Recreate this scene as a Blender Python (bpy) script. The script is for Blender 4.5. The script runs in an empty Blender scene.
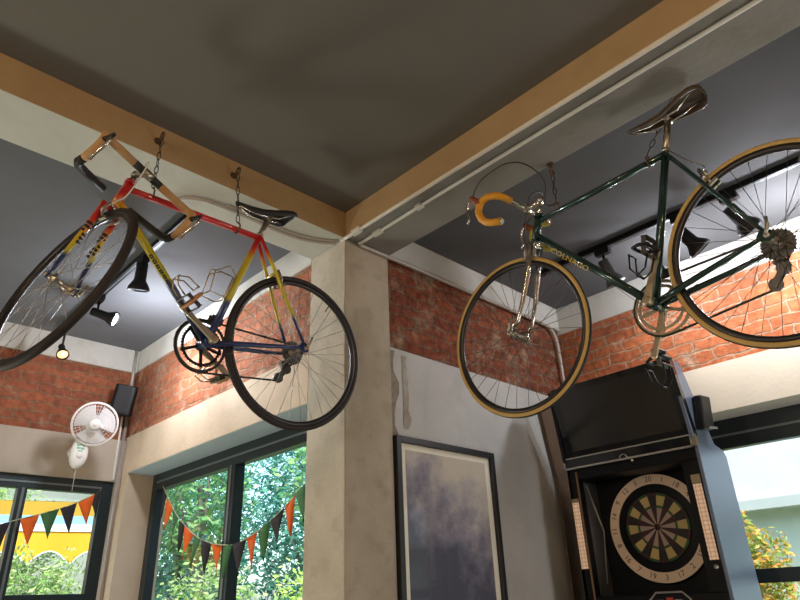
import bpy, bmesh, math, random
from mathutils import Vector, Matrix, Euler
random.seed(7)
PI = math.pi
SC = bpy.context.scene
COL = SC.collection
V = Vector

# ------------------------------------------------------------------ camera
CAM = V((-1.765, -2.174, 1.45))
F = 635.33
CR = V((0.72379, -0.68913, -0.0349)).normalized()
YAW, PITCH, ROLL = 0.7776, 0.4467, -0.0388
_f = V((math.cos(PITCH) * math.sin(YAW), math.cos(PITCH) * math.cos(YAW), math.sin(PITCH)))
_r = V((math.cos(YAW), -math.sin(YAW), 0))
_u = _r.cross(_f)
CR = _r * math.cos(ROLL) + _u * math.sin(ROLL)
CU = -_r * math.sin(ROLL) + _u * math.cos(ROLL)
CF = _f
cam_d = bpy.data.cameras.new('camera')
cam = bpy.data.objects.new('camera', cam_d)
COL.objects.link(cam)
cam.matrix_world = Matrix(((CR.x, CU.x, -CF.x, CAM.x), (CR.y, CU.y, -CF.y, CAM.y), (CR.z, CU.z, -CF.z, CAM.z), (0, 0, 0, 1)))
cam_d.sensor_fit = 'HORIZONTAL'
cam_d.sensor_width = 36.0
cam_d.lens = F * 36.0 / 800.0
cam_d.clip_start = 0.05
SC.camera = cam

def at(px, py, axis, val):
    """the point of the photograph's pixel on a real plane x, y or z = val"""
    d = CR * (px - 400) / F - CU * (py - 300) / F + CF
    i = 'xyz'.index(axis)
    return CAM + d * ((val - CAM[i]) / d[i])

# ------------------------------------------------------------------ materials
def nmat(name):
    m = bpy.data.materials.new(name)
    m.use_nodes = True
    nt = m.node_tree
    b = nt.nodes['Principled BSDF']
    return m, nt, b

def L(nt, a, b):
    nt.links.new(a, b)

def pbr(name, col, rough=0.5, metal=0.0, noise=0.0, nscale=8.0, bump=0.0, bscale=60.0, emit=None, estr=0.0, spec=0.5, coat=0.0):
    m, nt, b = nmat(name)
    b.inputs['Base Color'].default_value = (*col, 1)
    b.inputs['Roughness'].default_value = rough
    b.inputs['Metallic'].default_value = metal
    b.inputs['Specular IOR Level'].default_value = spec
    b.inputs['Coat Weight'].default_value = coat
    tc = nt.nodes.new('ShaderNodeTexCoord')
    nz = nt.nodes.new('ShaderNodeTexNoise')
    nz.inputs['Scale'].default_value = nscale
    nz.inputs['Detail'].default_value = 5
    L(nt, tc.outputs['Object'], nz.inputs['Vector'])
    mx = nt.nodes.new('ShaderNodeMixRGB')
    k = max(noise, 0.04)
    mx.inputs[1].default_value = (*[c * (1 - k) for c in col], 1)
    mx.inputs[2].default_value = (*[min(1, c * (1 + k)) for c in col], 1)
    L(nt, nz.outputs['Fac'], mx.inputs[0])
    L(nt, mx.outputs[0], b.inputs['Base Color'])
    if bump:
        n2 = nt.nodes.new('ShaderNodeTexNoise')
        n2.inputs['Scale'].default_value = bscale
        L(nt, tc.outputs['Object'], n2.inputs['Vector'])
        bp = nt.nodes.new('ShaderNodeBump')
        bp.inputs['Strength'].default_value = bump
        bp.inputs['Distance'].default_value = 0.01
        L(nt, n2.outputs['Fac'], bp.inputs['Height'])
        L(nt, bp.outputs[0], b.inputs['Normal'])
    if emit:
        b.inputs['Emission Color'].default_value = (*emit, 1)
        b.inputs['Emission Strength'].default_value = estr
    return m

def plaster(name, c1, c2, c3, sc=1.6, bump=0.25):
    """trowelled cement render: two tones in big clouds, stains in a third"""
    m, nt, b = nmat(name)
    tc = nt.nodes.new('ShaderNodeTexCoord')
    n1 = nt.nodes.new('ShaderNodeTexNoise'); n1.inputs['Scale'].default_value = sc; n1.inputs['Detail'].default_value = 7
    n1.inputs['Roughness'].default_value = 0.62
    n2 = nt.nodes.new('ShaderNodeTexNoise'); n2.inputs['Scale'].default_value = sc * 3.7; n2.inputs['Detail'].default_value = 8
    n3 = nt.nodes.new('ShaderNodeTexNoise'); n3.inputs['Scale'].default_value = 40; n3.inputs['Detail'].default_value = 6
    for n in (n1, n2, n3):
        L(nt, tc.outputs['Object'], n.inputs['Vector'])
    r1 = nt.nodes.new('ShaderNodeValToRGB')
    r1.color_ramp.elements[0].position = 0.35; r1.color_ramp.elements[0].color = (*c1, 1)
    r1.color_ramp.elements[1].position = 0.65; r1.color_ramp.elements[1].color = (*c2, 1)
    L(nt, n1.outputs['Fac'], r1.inputs[0])
    r2 = nt.nodes.new('ShaderNodeValToRGB')
    r2.color_ramp.elements[0].position = 0.52; r2.color_ramp.elements[0].color = (0, 0, 0, 1)
    r2.color_ramp.elements[1].position = 0.80; r2.color_ramp.elements[1].color = (0.55, 0.55, 0.55, 1)
    L(nt, n2.outputs['Fac'], r2.inputs[0])
    mx = nt.nodes.new('ShaderNodeMixRGB')
    L(nt, r2.outputs[0], mx.inputs[0]); L(nt, r1.outputs[0], mx.inputs[1])
    mx.inputs[2].default_value = (*c3, 1)
    L(nt, mx.outputs[0], b.inputs['Base Color'])
    b.inputs['Roughness'].default_value = 0.85
    b.inputs['Specular IOR Level'].default_value = 0.25
    ad = nt.nodes.new('ShaderNodeMath'); ad.operation = 'ADD'
    L(nt, n3.outputs['Fac'], ad.inputs[0]); L(nt, n2.outputs['Fac'], ad.inputs[1])
    bp = nt.nodes.new('ShaderNodeBump'); bp.inputs['Strength'].default_value = bump; bp.inputs['Distance'].default_value = 0.012
    L(nt, ad.outputs[0], bp.inputs['Height']); L(nt, bp.outputs[0], b.inputs['Normal'])
    return m

def brick(name, axis, c1, c2, mort, patch, pcol, rowh=0.066, rough_amt=0.035, dark=1.0):
    m, nt, b = nmat(name)
    tc = nt.nodes.new('ShaderNodeTexCoord')
    sp = nt.nodes.new('ShaderNodeSeparateXYZ'); L(nt, tc.outputs['Object'], sp.inputs[0])
    cb = nt.nodes.new('ShaderNodeCombineXYZ')
    L(nt, sp.outputs['Y' if axis == 'y' else 'X'], cb.inputs[0]); L(nt, sp.outputs['Z'], cb.inputs[1])
    nz = nt.nodes.new('ShaderNodeTexNoise'); nz.inputs['Scale'].default_value = 9; nz.inputs['Detail'].default_value = 4
    L(nt, tc.outputs['Object'], nz.inputs['Vector'])
    sub = nt.nodes.new('ShaderNodeVectorMath'); sub.operation = 'SUBTRACT'; sub.inputs[1].default_value = (0.5, 0.5, 0.5)
    L(nt, nz.outputs['Color'], sub.inputs[0])
    scl = nt.nodes.new('ShaderNodeVectorMath'); scl.operation = 'SCALE'; scl.inputs['Scale'].default_value = rough_amt
    L(nt, sub.outputs[0], scl.inputs[0])
    ad = nt.nodes.new('ShaderNodeVectorMath'); L(nt, cb.outputs[0], ad.inputs[0]); L(nt, scl.outputs[0], ad.inputs[1])
    bt = nt.nodes.new('ShaderNodeTexBrick')
    bt.inputs['Scale'].default_value = 1.0
    bt.inputs['Brick Width'].default_value = 0.215
    bt.inputs['Row Height'].default_value = rowh
    bt.inputs['Mortar Size'].default_value = 0.007
    bt.inputs['Mortar Smooth'].default_value = 0.45
    bt.inputs['Bias'].default_value = -0.1
    bt.inputs['Color1'].default_value = (*c1, 1); bt.inputs['Color2'].default_value = (*c2, 1); bt.inputs['Mortar'].default_value = (*mort, 1)
    L(nt, ad.outputs[0], bt.inputs['Vector'])
    n2 = nt.nodes.new('ShaderNodeTexNoise'); n2.inputs['Scale'].default_value = 5.5; n2.inputs['Detail'].default_value = 9; n2.inputs['Roughness'].default_value = 0.7
    L(nt, tc.outputs['Object'], n2.inputs['Vector'])
    rp = nt.nodes.new('ShaderNodeValToRGB')
    rp.color_ramp.elements[0].position = patch; rp.color_ramp.elements[0].color = (0, 0, 0, 1)
    rp.color_ramp.elements[1].position = patch + 0.12; rp.color_ramp.elements[1].color = (0.75, 0.75, 0.75, 1)
    L(nt, n2.outputs['Fac'], rp.inputs[0])
    mx = nt.nodes.new('ShaderNodeMixRGB'); mx.inputs[2].default_value = (*pcol, 1)
    L(nt, rp.outputs[0], mx.inputs[0]); L(nt, bt.outputs['Color'], mx.inputs[1])
    n3 = nt.nodes.new('ShaderNodeTexNoise'); n3.inputs['Scale'].default_value = 28; n3.inputs['Detail'].default_value = 8
    L(nt, tc.outputs['Object'], n3.inputs['Vector'])
    ml = nt.nodes.new('ShaderNodeMixRGB'); ml.blend_type = 'MULTIPLY'; ml.inputs[0].default_value = 0.75
    r3 = nt.nodes.new('ShaderNodeValToRGB')
    r3.color_ramp.elements[0].position = 0.3; r3.color_ramp.elements[0].color = (0.45 * dark, 0.42 * dark, 0.40 * dark, 1)
    r3.color_ramp.elements[1].position = 0.7; r3.color_ramp.elements[1].color = (1.0, 1.0, 1.0, 1)
    L(nt, n3.outputs['Fac'], r3.inputs[0]); L(nt, mx.outputs[0], ml.inputs[1]); L(nt, r3.outputs[0], ml.inputs[2])
    L(nt, ml.outputs[0], b.inputs['Base Color'])
    b.inputs['Roughness'].default_value = 0.9
    b.inputs['Specular IOR Level'].default_value = 0.2
    inv = nt.nodes.new('ShaderNodeMath'); inv.operation = 'MULTIPLY_ADD'; inv.inputs[1].default_value = -1.0
    L(nt, bt.outputs['Fac'], inv.inputs[0]); L(nt, n3.outputs['Fac'], inv.inputs[2])
    bp = nt.nodes.new('ShaderNodeBump'); bp.inputs['Strength'].default_value = 0.8; bp.inputs['Distance'].default_value = 0.014
    L(nt, inv.outputs[0], bp.inputs['Height']); L(nt, bp.outputs[0], b.inputs['Normal'])
    return m

def ramp_z(name, stops, rough=0.3, coat=0.6):
    """enamel that fades with height on the bicycle (object coordinates)"""
    m, nt, b = nmat(name)
    tc = nt.nodes.new('ShaderNodeTexCoord')
    sp = nt.nodes.new('ShaderNodeSeparateXYZ'); L(nt, tc.outputs['Object'], sp.inputs[0])
    nz = nt.nodes.new('ShaderNodeTexNoise'); nz.inputs['Scale'].default_value = 90
    L(nt, tc.outputs['Object'], nz.inputs['Vector'])
    ma = nt.nodes.new('ShaderNodeMath'); ma.operation = 'MULTIPLY_ADD'; ma.inputs[1].default_value = 0.02
    L(nt, nz.outputs['Fac'], ma.inputs[0]); L(nt, sp.outputs['Z'], ma.inputs[2])
    rp = nt.nodes.new('ShaderNodeValToRGB')
    els = rp.color_ramp.elements
    els[0].position = stops[0][0]; els[0].color = (*stops[0][1], 1)
    els[1].position = stops[-1][0]; els[1].color = (*stops[-1][1], 1)
    for p, c in stops[1:-1]:
        e = els.new(p); e.color = (*c, 1)
    L(nt, ma.outputs[0], rp.inputs[0]); L(nt, rp.outputs[0], b.inputs['Base Color'])
    b.inputs['Roughness'].default_value = rough
    b.inputs['Coat Weight'].default_value = coat
    return m

def leafmat(name, cols, glow=0.0):
    m, nt, b = nmat(name)
    g = nt.nodes.new('ShaderNodeNewGeometry')
    rp = nt.nodes.new('ShaderNodeValToRGB')
    els = rp.color_ramp.elements
    els[0].position = 0; els[0].color = (*cols[0], 1)
    els[1].position = 1; els[1].color = (*cols[-1], 1)
    for i, c in enumerate(cols[1:-1]):
        e = els.new((i + 1) / (len(cols) - 1)); e.color = (*c, 1)
    L(nt, g.outputs['Random Per Island'], rp.inputs[0])
    L(nt, rp.outputs[0], b.inputs['Base Color'])
    b.inputs['Roughness'].default_value = 0.5
    tr = nt.nodes.new('ShaderNodeBsdfTranslucent'); L(nt, rp.outputs[0], tr.inputs[0])
    ms = nt.nodes.new('ShaderNodeMixShader'); ms.inputs[0].default_value = 0.4
    L(nt, b.outputs[0], ms.inputs[1]); L(nt, tr.outputs[0], ms.inputs[2])
    L(nt, ms.outputs[0], nt.nodes['Material Output'].inputs[0])
    return m

def glassmat(name, tint=(0.97, 1.0, 0.99), refl=0.05, fres=0.35):
    m, nt, b = nmat(name)
    nt.nodes.remove(b)
    t = nt.nodes.new('ShaderNodeBsdfTransparent'); t.inputs[0].default_value = (*tint, 1)
    g = nt.nodes.new('ShaderNodeBsdfGlossy'); g.inputs['Roughness'].default_value = 0.02
    fr = nt.nodes.new('ShaderNodeLayerWeight'); fr.inputs['Blend'].default_value = 0.25
    mu = nt.nodes.new('ShaderNodeMath'); mu.operation = 'MULTIPLY_ADD'; mu.inputs[1].default_value = fres; mu.inputs[2].default_value = refl
    L(nt, fr.outputs['Fresnel'], mu.inputs[0])
    ms = nt.nodes.new('ShaderNodeMixShader')
    L(nt, mu.outputs[0], ms.inputs[0]); L(nt, t.outputs[0], ms.inputs[1]); L(nt, g.outputs[0], ms.inputs[2])
    L(nt, ms.outputs[0], nt.nodes['Material Output'].inputs[0])
    return m

M = {}
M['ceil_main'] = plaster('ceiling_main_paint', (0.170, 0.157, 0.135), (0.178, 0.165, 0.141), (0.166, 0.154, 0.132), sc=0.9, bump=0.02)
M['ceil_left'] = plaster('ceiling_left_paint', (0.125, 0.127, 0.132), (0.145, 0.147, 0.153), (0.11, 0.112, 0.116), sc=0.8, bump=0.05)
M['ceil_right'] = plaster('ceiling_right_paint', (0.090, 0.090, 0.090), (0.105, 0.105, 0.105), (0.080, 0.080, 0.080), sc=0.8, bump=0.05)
M['beam_left'] = plaster('beam_plaster_left', (0.56, 0.56, 0.49), (0.64, 0.635, 0.56), (0.50, 0.46, 0.38), sc=1.4, bump=0.15)
M['beam_tan'] = plaster('beam_tan_face', (0.37, 0.245, 0.125), (0.43, 0.29, 0.155), (0.31, 0.20, 0.10), sc=1.8, bump=0.15)
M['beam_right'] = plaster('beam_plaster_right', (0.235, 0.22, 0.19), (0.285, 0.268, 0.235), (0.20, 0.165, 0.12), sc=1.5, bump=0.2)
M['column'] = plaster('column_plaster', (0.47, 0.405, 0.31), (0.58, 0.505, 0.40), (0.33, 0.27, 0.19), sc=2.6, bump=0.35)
M['wall_b'] = plaster('wall_center_plaster', (0.46, 0.45, 0.42), (0.55, 0.54, 0.51), (0.38, 0.36, 0.32), sc=1.5, bump=0.18)
M['wall_warm'] = plaster('wall_warm_plaster', (0.58, 0.445, 0.315), (0.68, 0.535, 0.395), (0.44, 0.335, 0.235), sc=1.6, bump=0.2)
M['wall_back'] = plaster('wall_back_plaster', (0.43, 0.35, 0.275), (0.51, 0.425, 0.34), (0.33, 0.265, 0.20), sc=1.8, bump=0.25)
M['column_side'] = plaster('column_side_plaster', (0.36, 0.305, 0.225), (0.45, 0.39, 0.295), (0.22, 0.18, 0.125), sc=3.0, bump=0.4)  # darker copy of the column plaster: shade and dirt put into one face's colour
M['wall_right'] = plaster('wall_right_plaster', (0.52, 0.475, 0.40), (0.59, 0.545, 0.465), (0.54, 0.49, 0.42), sc=1.2, bump=0.12)
M['strip'] = plaster('upper_strip_plaster', (0.55, 0.52, 0.46), (0.64, 0.61, 0.54), (0.44, 0.40, 0.33), sc=2.0, bump=0.2)
M['stain'] = plaster('stain_plaster', (0.30, 0.265, 0.21), (0.40, 0.365, 0.31), (0.20, 0.165, 0.12), sc=9, bump=0.5)
M['brick_back'] = brick('brick_back', 'x', (0.42, 0.135, 0.065), (0.30, 0.10, 0.055), (0.31, 0.175, 0.10), 0.60, (0.48, 0.34, 0.23), rough_amt=0.06)
M['brick_left'] = brick('brick_left', 'y', (0.50, 0.17, 0.08), (0.36, 0.125, 0.065), (0.40, 0.25, 0.155), 0.54, (0.56, 0.40, 0.28), rough_amt=0.07)
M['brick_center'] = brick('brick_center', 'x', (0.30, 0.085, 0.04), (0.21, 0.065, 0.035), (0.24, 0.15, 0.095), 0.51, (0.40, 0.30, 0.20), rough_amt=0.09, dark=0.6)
M['brick_right'] = brick('brick_right', 'y', (0.46, 0.150, 0.065), (0.36, 0.110, 0.050), (0.38, 0.26, 0.175), 0.57, (0.50, 0.44, 0.33), rowh=0.07, rough_amt=0.05)
M['floor'] = pbr('floor_concrete', (0.30, 0.27, 0.24), 0.6, noise=0.2, nscale=2)
M['alu'] = pbr('window_dark_aluminium', (0.022, 0.032, 0.036), 0.38, 0.3, noise=0.1)
M['alu_edge'] = pbr('window_gasket_grey', (0.16, 0.19, 0.20), 0.4, 0.4)
M['glass'] = glassmat('window_glass', (0.88, 1.0, 0.985), 0.025, .06)
M['pic_glass'] = glassmat('picture_glass', (1, 1, 1), 0.03, .22)
M['black'] = pbr('black_plastic', (0.008, 0.008, 0.009), 0.5, noise=0.1, spec=0.3)
M['black_gloss'] = pbr('black_gloss', (0.006, 0.007, 0.010), 0.12, noise=0.1, coat=0.3)
M['black_matte'] = pbr('black_rubber', (0.016, 0.015, 0.015), 0.75, noise=0.2, nscale=40)
M['tyre_brown'] = pbr('tyre_dark_brown', (0.022, 0.014, 0.012), 0.7, noise=0.25, nscale=30)
M['tyre_tan'] = pbr('tyre_tan_sidewall', (0.52, 0.33, 0.10), 0.6, noise=0.15, nscale=20)
M['rim_dark'] = pbr('rim_dark', (0.05, 0.045, 0.045), 0.35, 0.7)
M['chrome'] = pbr('chrome', (0.62, 0.58, 0.52), 0.18, 1.0)
M['alloy'] = pbr('brushed_alloy', (0.50, 0.44, 0.36), 0.32, 1.0, noise=0.1)
M['alloy_tan'] = pbr('tarnished_alloy', (0.46, 0.36, 0.24), 0.36, 0.9, noise=0.15, nscale=25)
M['steel'] = pbr('dark_steel', (0.14, 0.13, 0.12), 0.35, 0.9, noise=0.1)
M['spoke'] = pbr('spoke_steel', (0.50, 0.47, 0.43), 0.3, 0.9)
M['chain'] = pbr('oily_chain', (0.055, 0.05, 0.045), 0.4, 0.8, noise=0.2, nscale=80)
M['rainbow'] = ramp_z('enamel_red_yellow_blue', [(0.0, (0.012, 0.03, 0.13)), (0.195, (0.012, 0.03, 0.13)), (0.215, (0.52, 0.47, 0.02)), (0.42, (0.66, 0.50, 0.02)), (0.455, (0.70, 0.18, 0.02)), (0.48, (0.60, 0.02, 0.02)), (1.0, (0.62, 0.02, 0.025))])
M['rainbow_fork'] = ramp_z('enamel_fork_red_yellow_blue', [(0.0, (0.012, 0.03, 0.13)), (0.175, (0.012, 0.03, 0.13)), (0.195, (0.52, 0.47, 0.02)), (0.27, (0.66, 0.42, 0.02)), (0.325, (0.66, 0.10, 0.02)), (0.35, (0.58, 0.02, 0.02)), (1.0, (0.62, 0.02, 0.025))])
M['green'] = pbr('dark_green_metallic', (0.020, 0.055, 0.048), 0.22, 0.55, coat=0.8, noise=0.1)
M['lettering_gold'] = pbr('lettering_gold', (0.62, 0.46, 0.05), 0.45)
M['lettering_dark'] = pbr('lettering_dark', (0.02, 0.015, 0.02), 0.5)
M['tape_tan'] = pbr('bar_tape_tan', (0.52, 0.29, 0.12), 0.6, noise=0.2, nscale=40, bump=0.3)
M['tape_black'] = pbr('bar_tape_black', (0.016, 0.016, 0.017), 0.6, noise=0.2, nscale=40, bump=0.3)
M['tape_orange'] = pbr('bar_tape_orange', (0.72, 0.32, 0.015), 0.55, noise=0.1, nscale=40, bump=0.3)
M['hood_red'] = pbr('brake_hood_brown', (0.24, 0.06, 0.02), 0.6, noise=0.1)
M['leather_brown'] = pbr('saddle_brown_leather', (0.06, 0.035, 0.018), 0.42, noise=0.25, nscale=14)
M['leather_black'] = pbr('saddle_black', (0.016, 0.014, 0.016), 0.45, noise=0.2, nscale=14)
M['strap'] = pbr('tan_strap', (0.52, 0.25, 0.10), 0.6, noise=0.15)
M['cable_brown'] = pbr('cable_housing_brown', (0.035, 0.018, 0.010), 0.5)
M['cable_pink'] = pbr('cable_housing_pale', (0.50, 0.36, 0.27), 0.5)
M['cable_white'] = pbr('cable_housing_white', (0.7, 0.68, 0.62), 0.5)
M['yellow_rubber'] = pbr('yellow_green_rubber', (0.42, 0.36, 0.05), 0.55)
M['conduit_white'] = pbr('conduit_white', (0.72, 0.68, 0.60), 0.45, noise=0.1)
M['conduit_grey'] = pbr('conduit_grey', (0.42, 0.37, 0.31), 0.45, 0.2, noise=0.15)
M['rust'] = pbr('rusty_iron', (0.13, 0.075, 0.04), 0.65, 0.5, noise=0.4, nscale=50)
M['fan_white'] = pbr('fan_white_plastic', (0.74, 0.70, 0.66), 0.4, noise=0.04)
M['fan_blade'] = pbr('fan_blade_plastic', (0.66, 0.62, 0.60), 0.3, noise=0.05)
M['fan_green'] = pbr('fan_green_print', (0.18, 0.40, 0.22), 0.5)
M['frame_black'] = pbr('frame_black_wood', (0.012, 0.011, 0.012), 0.45, noise=0.15, nscale=20)
M['mat_cream'] = pbr('paper_cream', (0.85, 0.79, 0.64), 0.8, noise=0.05)
M['panel_brown'] = pbr('panel_dark_brown', (0.105, 0.062, 0.036), 0.55, noise=0.35, nscale=7)
M['edge_lit'] = pbr('cabinet_edge_lit', (0.22, 0.12, 0.05), 0.5, noise=0.2)
M['cab_black'] = pbr('cabinet_black', (0.0035, 0.004, 0.006), 0.45, noise=0.1, spec=0.25)
M['cab_side'] = pbr('cabinet_side_grey', (0.17, 0.215, 0.30), 0.28, 0.3, noise=0.08, nscale=3)
M['silver'] = pbr('silver_trim', (0.52, 0.50, 0.48), 0.35, 0.7)
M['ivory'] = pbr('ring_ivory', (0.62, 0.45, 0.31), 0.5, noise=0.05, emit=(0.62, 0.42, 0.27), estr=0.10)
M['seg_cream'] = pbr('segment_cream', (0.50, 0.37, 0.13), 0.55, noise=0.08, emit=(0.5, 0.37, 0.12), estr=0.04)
M['seg_pink'] = pbr('segment_pale', (0.42, 0.31, 0.25), 0.55, noise=0.08)
M['seg_dark'] = pbr('segment_maroon', (0.045, 0.010, 0.016), 0.5, noise=0.1)
M['seg_black'] = pbr('segment_black', (0.012, 0.008, 0.010), 0.5, noise=0.1)
M['seg_green'] = pbr('segment_green', (0.03, 0.10, 0.03), 0.5, noise=0.1)
M['print_dark'] = pbr('print_dark', (0.05, 0.02, 0.015), 0.6)
M['logo_red'] = pbr('logo_red', (0.5, 0.05, 0.04), 0.5)
M['flag_orange'] = pbr('felt_orange', (0.78, 0.13, 0.015), 0.9, noise=0.1, nscale=60)
M['flag_green'] = pbr('felt_green', (0.055, 0.16, 0.055), 0.9, noise=0.1, nscale=60)
M['flag_dark'] = pbr('felt_charcoal', (0.028, 0.022, 0.026), 0.9, noise=0.1, nscale=60)
M['string'] = pbr('bunting_string', (0.50, 0.55, 0.35), 0.8)
M['lamp_on'] = pbr('lamp_lens_cool', (1, 1, 1), 0.3, emit=(0.78, 0.88, 1.0), estr=22)
M['lamp_warm'] = pbr('lamp_lens_warm', (1, 0.8, 0.5), 0.3, emit=(1.0, 0.42, 0.08), estr=2.6)
M['lamp_grey'] = pbr('lamp_lens_grey', (0.35, 0.38, 0.42), 0.15, 0.2)
M['awning'] = pbr('awning_yellow', (0.60, 0.29, 0.006), 0.8, noise=0.12, nscale=3)
M['awning_gold'] = pbr('awning_gold', (0.34, 0.20, 0.010), 0.8, noise=0.15, nscale=3)
M['awning_white'] = pbr('awning_white_stripe', (0.52, 0.55, 0.58), 0.7)
M['awning_blue'] = pbr('awning_blue_stripe', (0.20, 0.33, 0.50), 0.7)
M['facade_grey'] = pbr('facade_grey', (0.30, 0.32, 0.29), 0.8, noise=0.06)
M['facade_white'] = plaster('facade_white', (0.52, 0.54, 0.54), (0.60, 0.62, 0.62), (0.44, 0.44, 0.42), sc=1.0, bump=0.1)
M['facade_band'] = pbr('facade_band', (0.42, 0.44, 0.42), 0.8)
M['facade_low'] = pbr('facade_low', (0.48, 0.54, 0.48), 0.8, noise=0.1)
M['bark'] = pbr('bark', (0.16, 0.15, 0.13), 0.9, noise=0.3, nscale=15, bump=0.5)
M['ground'] = pbr('ground_soil', (0.22, 0.24, 0.14), 0.9, noise=0.3, nscale=2)
M['leaf_dark'] = leafmat('leaf_teal', [(0.02, 0.11, 0.08), (0.045, 0.22, 0.15), (0.10, 0.33, 0.24), (0.03, 0.15, 0.11), (0.18, 0.40, 0.31)])
M['leaf_mid'] = leafmat('leaf_green', [(0.06, 0.22, 0.07), (0.12, 0.36, 0.10), (0.26, 0.50, 0.18), (0.05, 0.19, 0.08), (0.40, 0.55, 0.22)])
M['leaf_bright'] = leafmat('leaf_bright', [(0.20, 0.42, 0.06), (0.42, 0.62, 0.10), (0.60, 0.72, 0.16), (0.22, 0.42, 0.10), (0.65, 0.70, 0.30)])
M['leaf_hedge'] = leafmat('leaf_hedge', [(0.16, 0.34, 0.07), (0.32, 0.52, 0.14), (0.52, 0.62, 0.24), (0.14, 0.26, 0.08), (0.62, 0.66, 0.40)])
M['leaf_autumn'] = leafmat('leaf_orange_yellow', [(0.62, 0.20, 0.03), (0.55, 0.34, 0.05), (0.36, 0.40, 0.06), (0.16, 0.32, 0.06), (0.22, 0.36, 0.08), (0.58, 0.26, 0.04)])

# TV screen: dark glass
m, nt, b = nmat('screen_glass'); M['screen'] = m
b.inputs['Base Color'].default_value = (0.012, 0.011, 0.011, 1); b.inputs['Roughness'].default_value = 0.16
b.inputs['Specular IOR Level'].default_value = 0.7
tc = nt.nodes.new('ShaderNodeTexCoord'); nz = nt.nodes.new('ShaderNodeTexNoise'); nz.inputs['Scale'].default_value = 3
rp = nt.nodes.new('ShaderNodeValToRGB'); rp.color_ramp.elements[0].color = (0.008, 0.007, 0.007, 1); rp.color_ramp.elements[1].color = (0.02, 0.019, 0.018, 1)
L(nt, tc.outputs['Object'], nz.inputs['Vector']); L(nt, nz.outputs['Fac'], rp.inputs[0]); L(nt, rp.outputs[0], b.inputs['Base Color'])

# lit scale on the dart machine: beige cells with dark ticks
m, nt, b = nmat('led_cells'); M['led'] = m
tc = nt.nodes.new('ShaderNodeTexCoord'); sp = nt.nodes.new('ShaderNodeSeparateXYZ'); L(nt, tc.outputs['Object'], sp.inputs[0])
cb = nt.nodes.new('ShaderNodeCombineXYZ'); L(nt, sp.outputs['Y'], cb.inputs[0]); L(nt, sp.outputs['Z'], cb.inputs[1])
bt = nt.nodes.new('ShaderNodeTexBrick'); bt.inputs['Scale'].default_value = 1; bt.inputs['Brick Width'].default_value = 0.0205; bt.inputs['Row Height'].default_value = 0.0195
bt.inputs['Mortar Size'].default_value = 0.0022; bt.inputs['Mortar Smooth'].default_value = 0.3; bt.offset = 0.0
bt.inputs['Color1'].default_value = (0.74, 0.52, 0.36, 1); bt.inputs['Color2'].default_value = (0.66, 0.45, 0.30, 1); bt.inputs['Mortar'].default_value = (0.50, 0.29, 0.17, 1)
L(nt, cb.outputs[0], bt.inputs['Vector']); L(nt, bt.outputs['Color'], b.inputs['Base Color']); L(nt, bt.outputs['Color'], b.inputs['Emission Color'])
b.inputs['Emission Strength'].default_value = 0.38

# abstract washed print: cream sky into mauve clouds into dark violet
m, nt, b = nmat('art_print'); M['art'] = m
tc = nt.nodes.new('ShaderNodeTexCoord')
sp = nt.nodes.new('ShaderNodeSeparateXYZ'); L(nt, tc.outputs['Object'], sp.inputs[0])
nz = nt.nodes.new('ShaderNodeTexNoise'); nz.inputs['Scale'].default_value = 4.2; nz.inputs['Detail'].default_value = 8; nz.inputs['Roughness'].default_value = 0.65
L(nt, tc.outputs['Object'], nz.inputs['Vector'])
ma = nt.nodes.new('ShaderNodeMath'); ma.operation = 'MULTIPLY_ADD'; ma.inputs[1].default_value = -1.05; ma.inputs[2].default_value = .20
L(nt, sp.outputs['Z'], ma.inputs[0])
a2 = nt.nodes.new('ShaderNodeMath'); a2.operation = 'MULTIPLY_ADD'; a2.inputs[1].default_value = 1.3; L(nt, nz.outputs['Fac'], a2.inputs[0]); L(nt, ma.outputs[0], a2.inputs[2])
a3 = nt.nodes.new('ShaderNodeMath'); a3.operation = 'MULTIPLY_ADD'; a3.inputs[1].default_value = -0.55; L(nt, sp.outputs['X'], a3.inputs[0]); L(nt, a2.outputs[0], a3.inputs[2])
rp = nt.nodes.new('ShaderNodeValToRGB'); e = rp.color_ramp.elements
e[0].position = 0.40; e[0].color = (0.58, 0.51, 0.41, 1); e[1].position = 1.0; e[1].color = (0.075, 0.075, 0.105, 1)
for p, c in ((0.58, (0.44, 0.39, 0.36, 1)), (0.72, (0.27, 0.24, 0.27, 1)), (0.86, (0.15, 0.14, 0.18, 1))):
    q = e.new(p); q.color = c
L(nt, a3.outputs[0], rp.inputs[0]); L(nt, rp.outputs[0], b.inputs['Base Color']); b.inputs['Roughness'].default_value = 0.7

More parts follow.
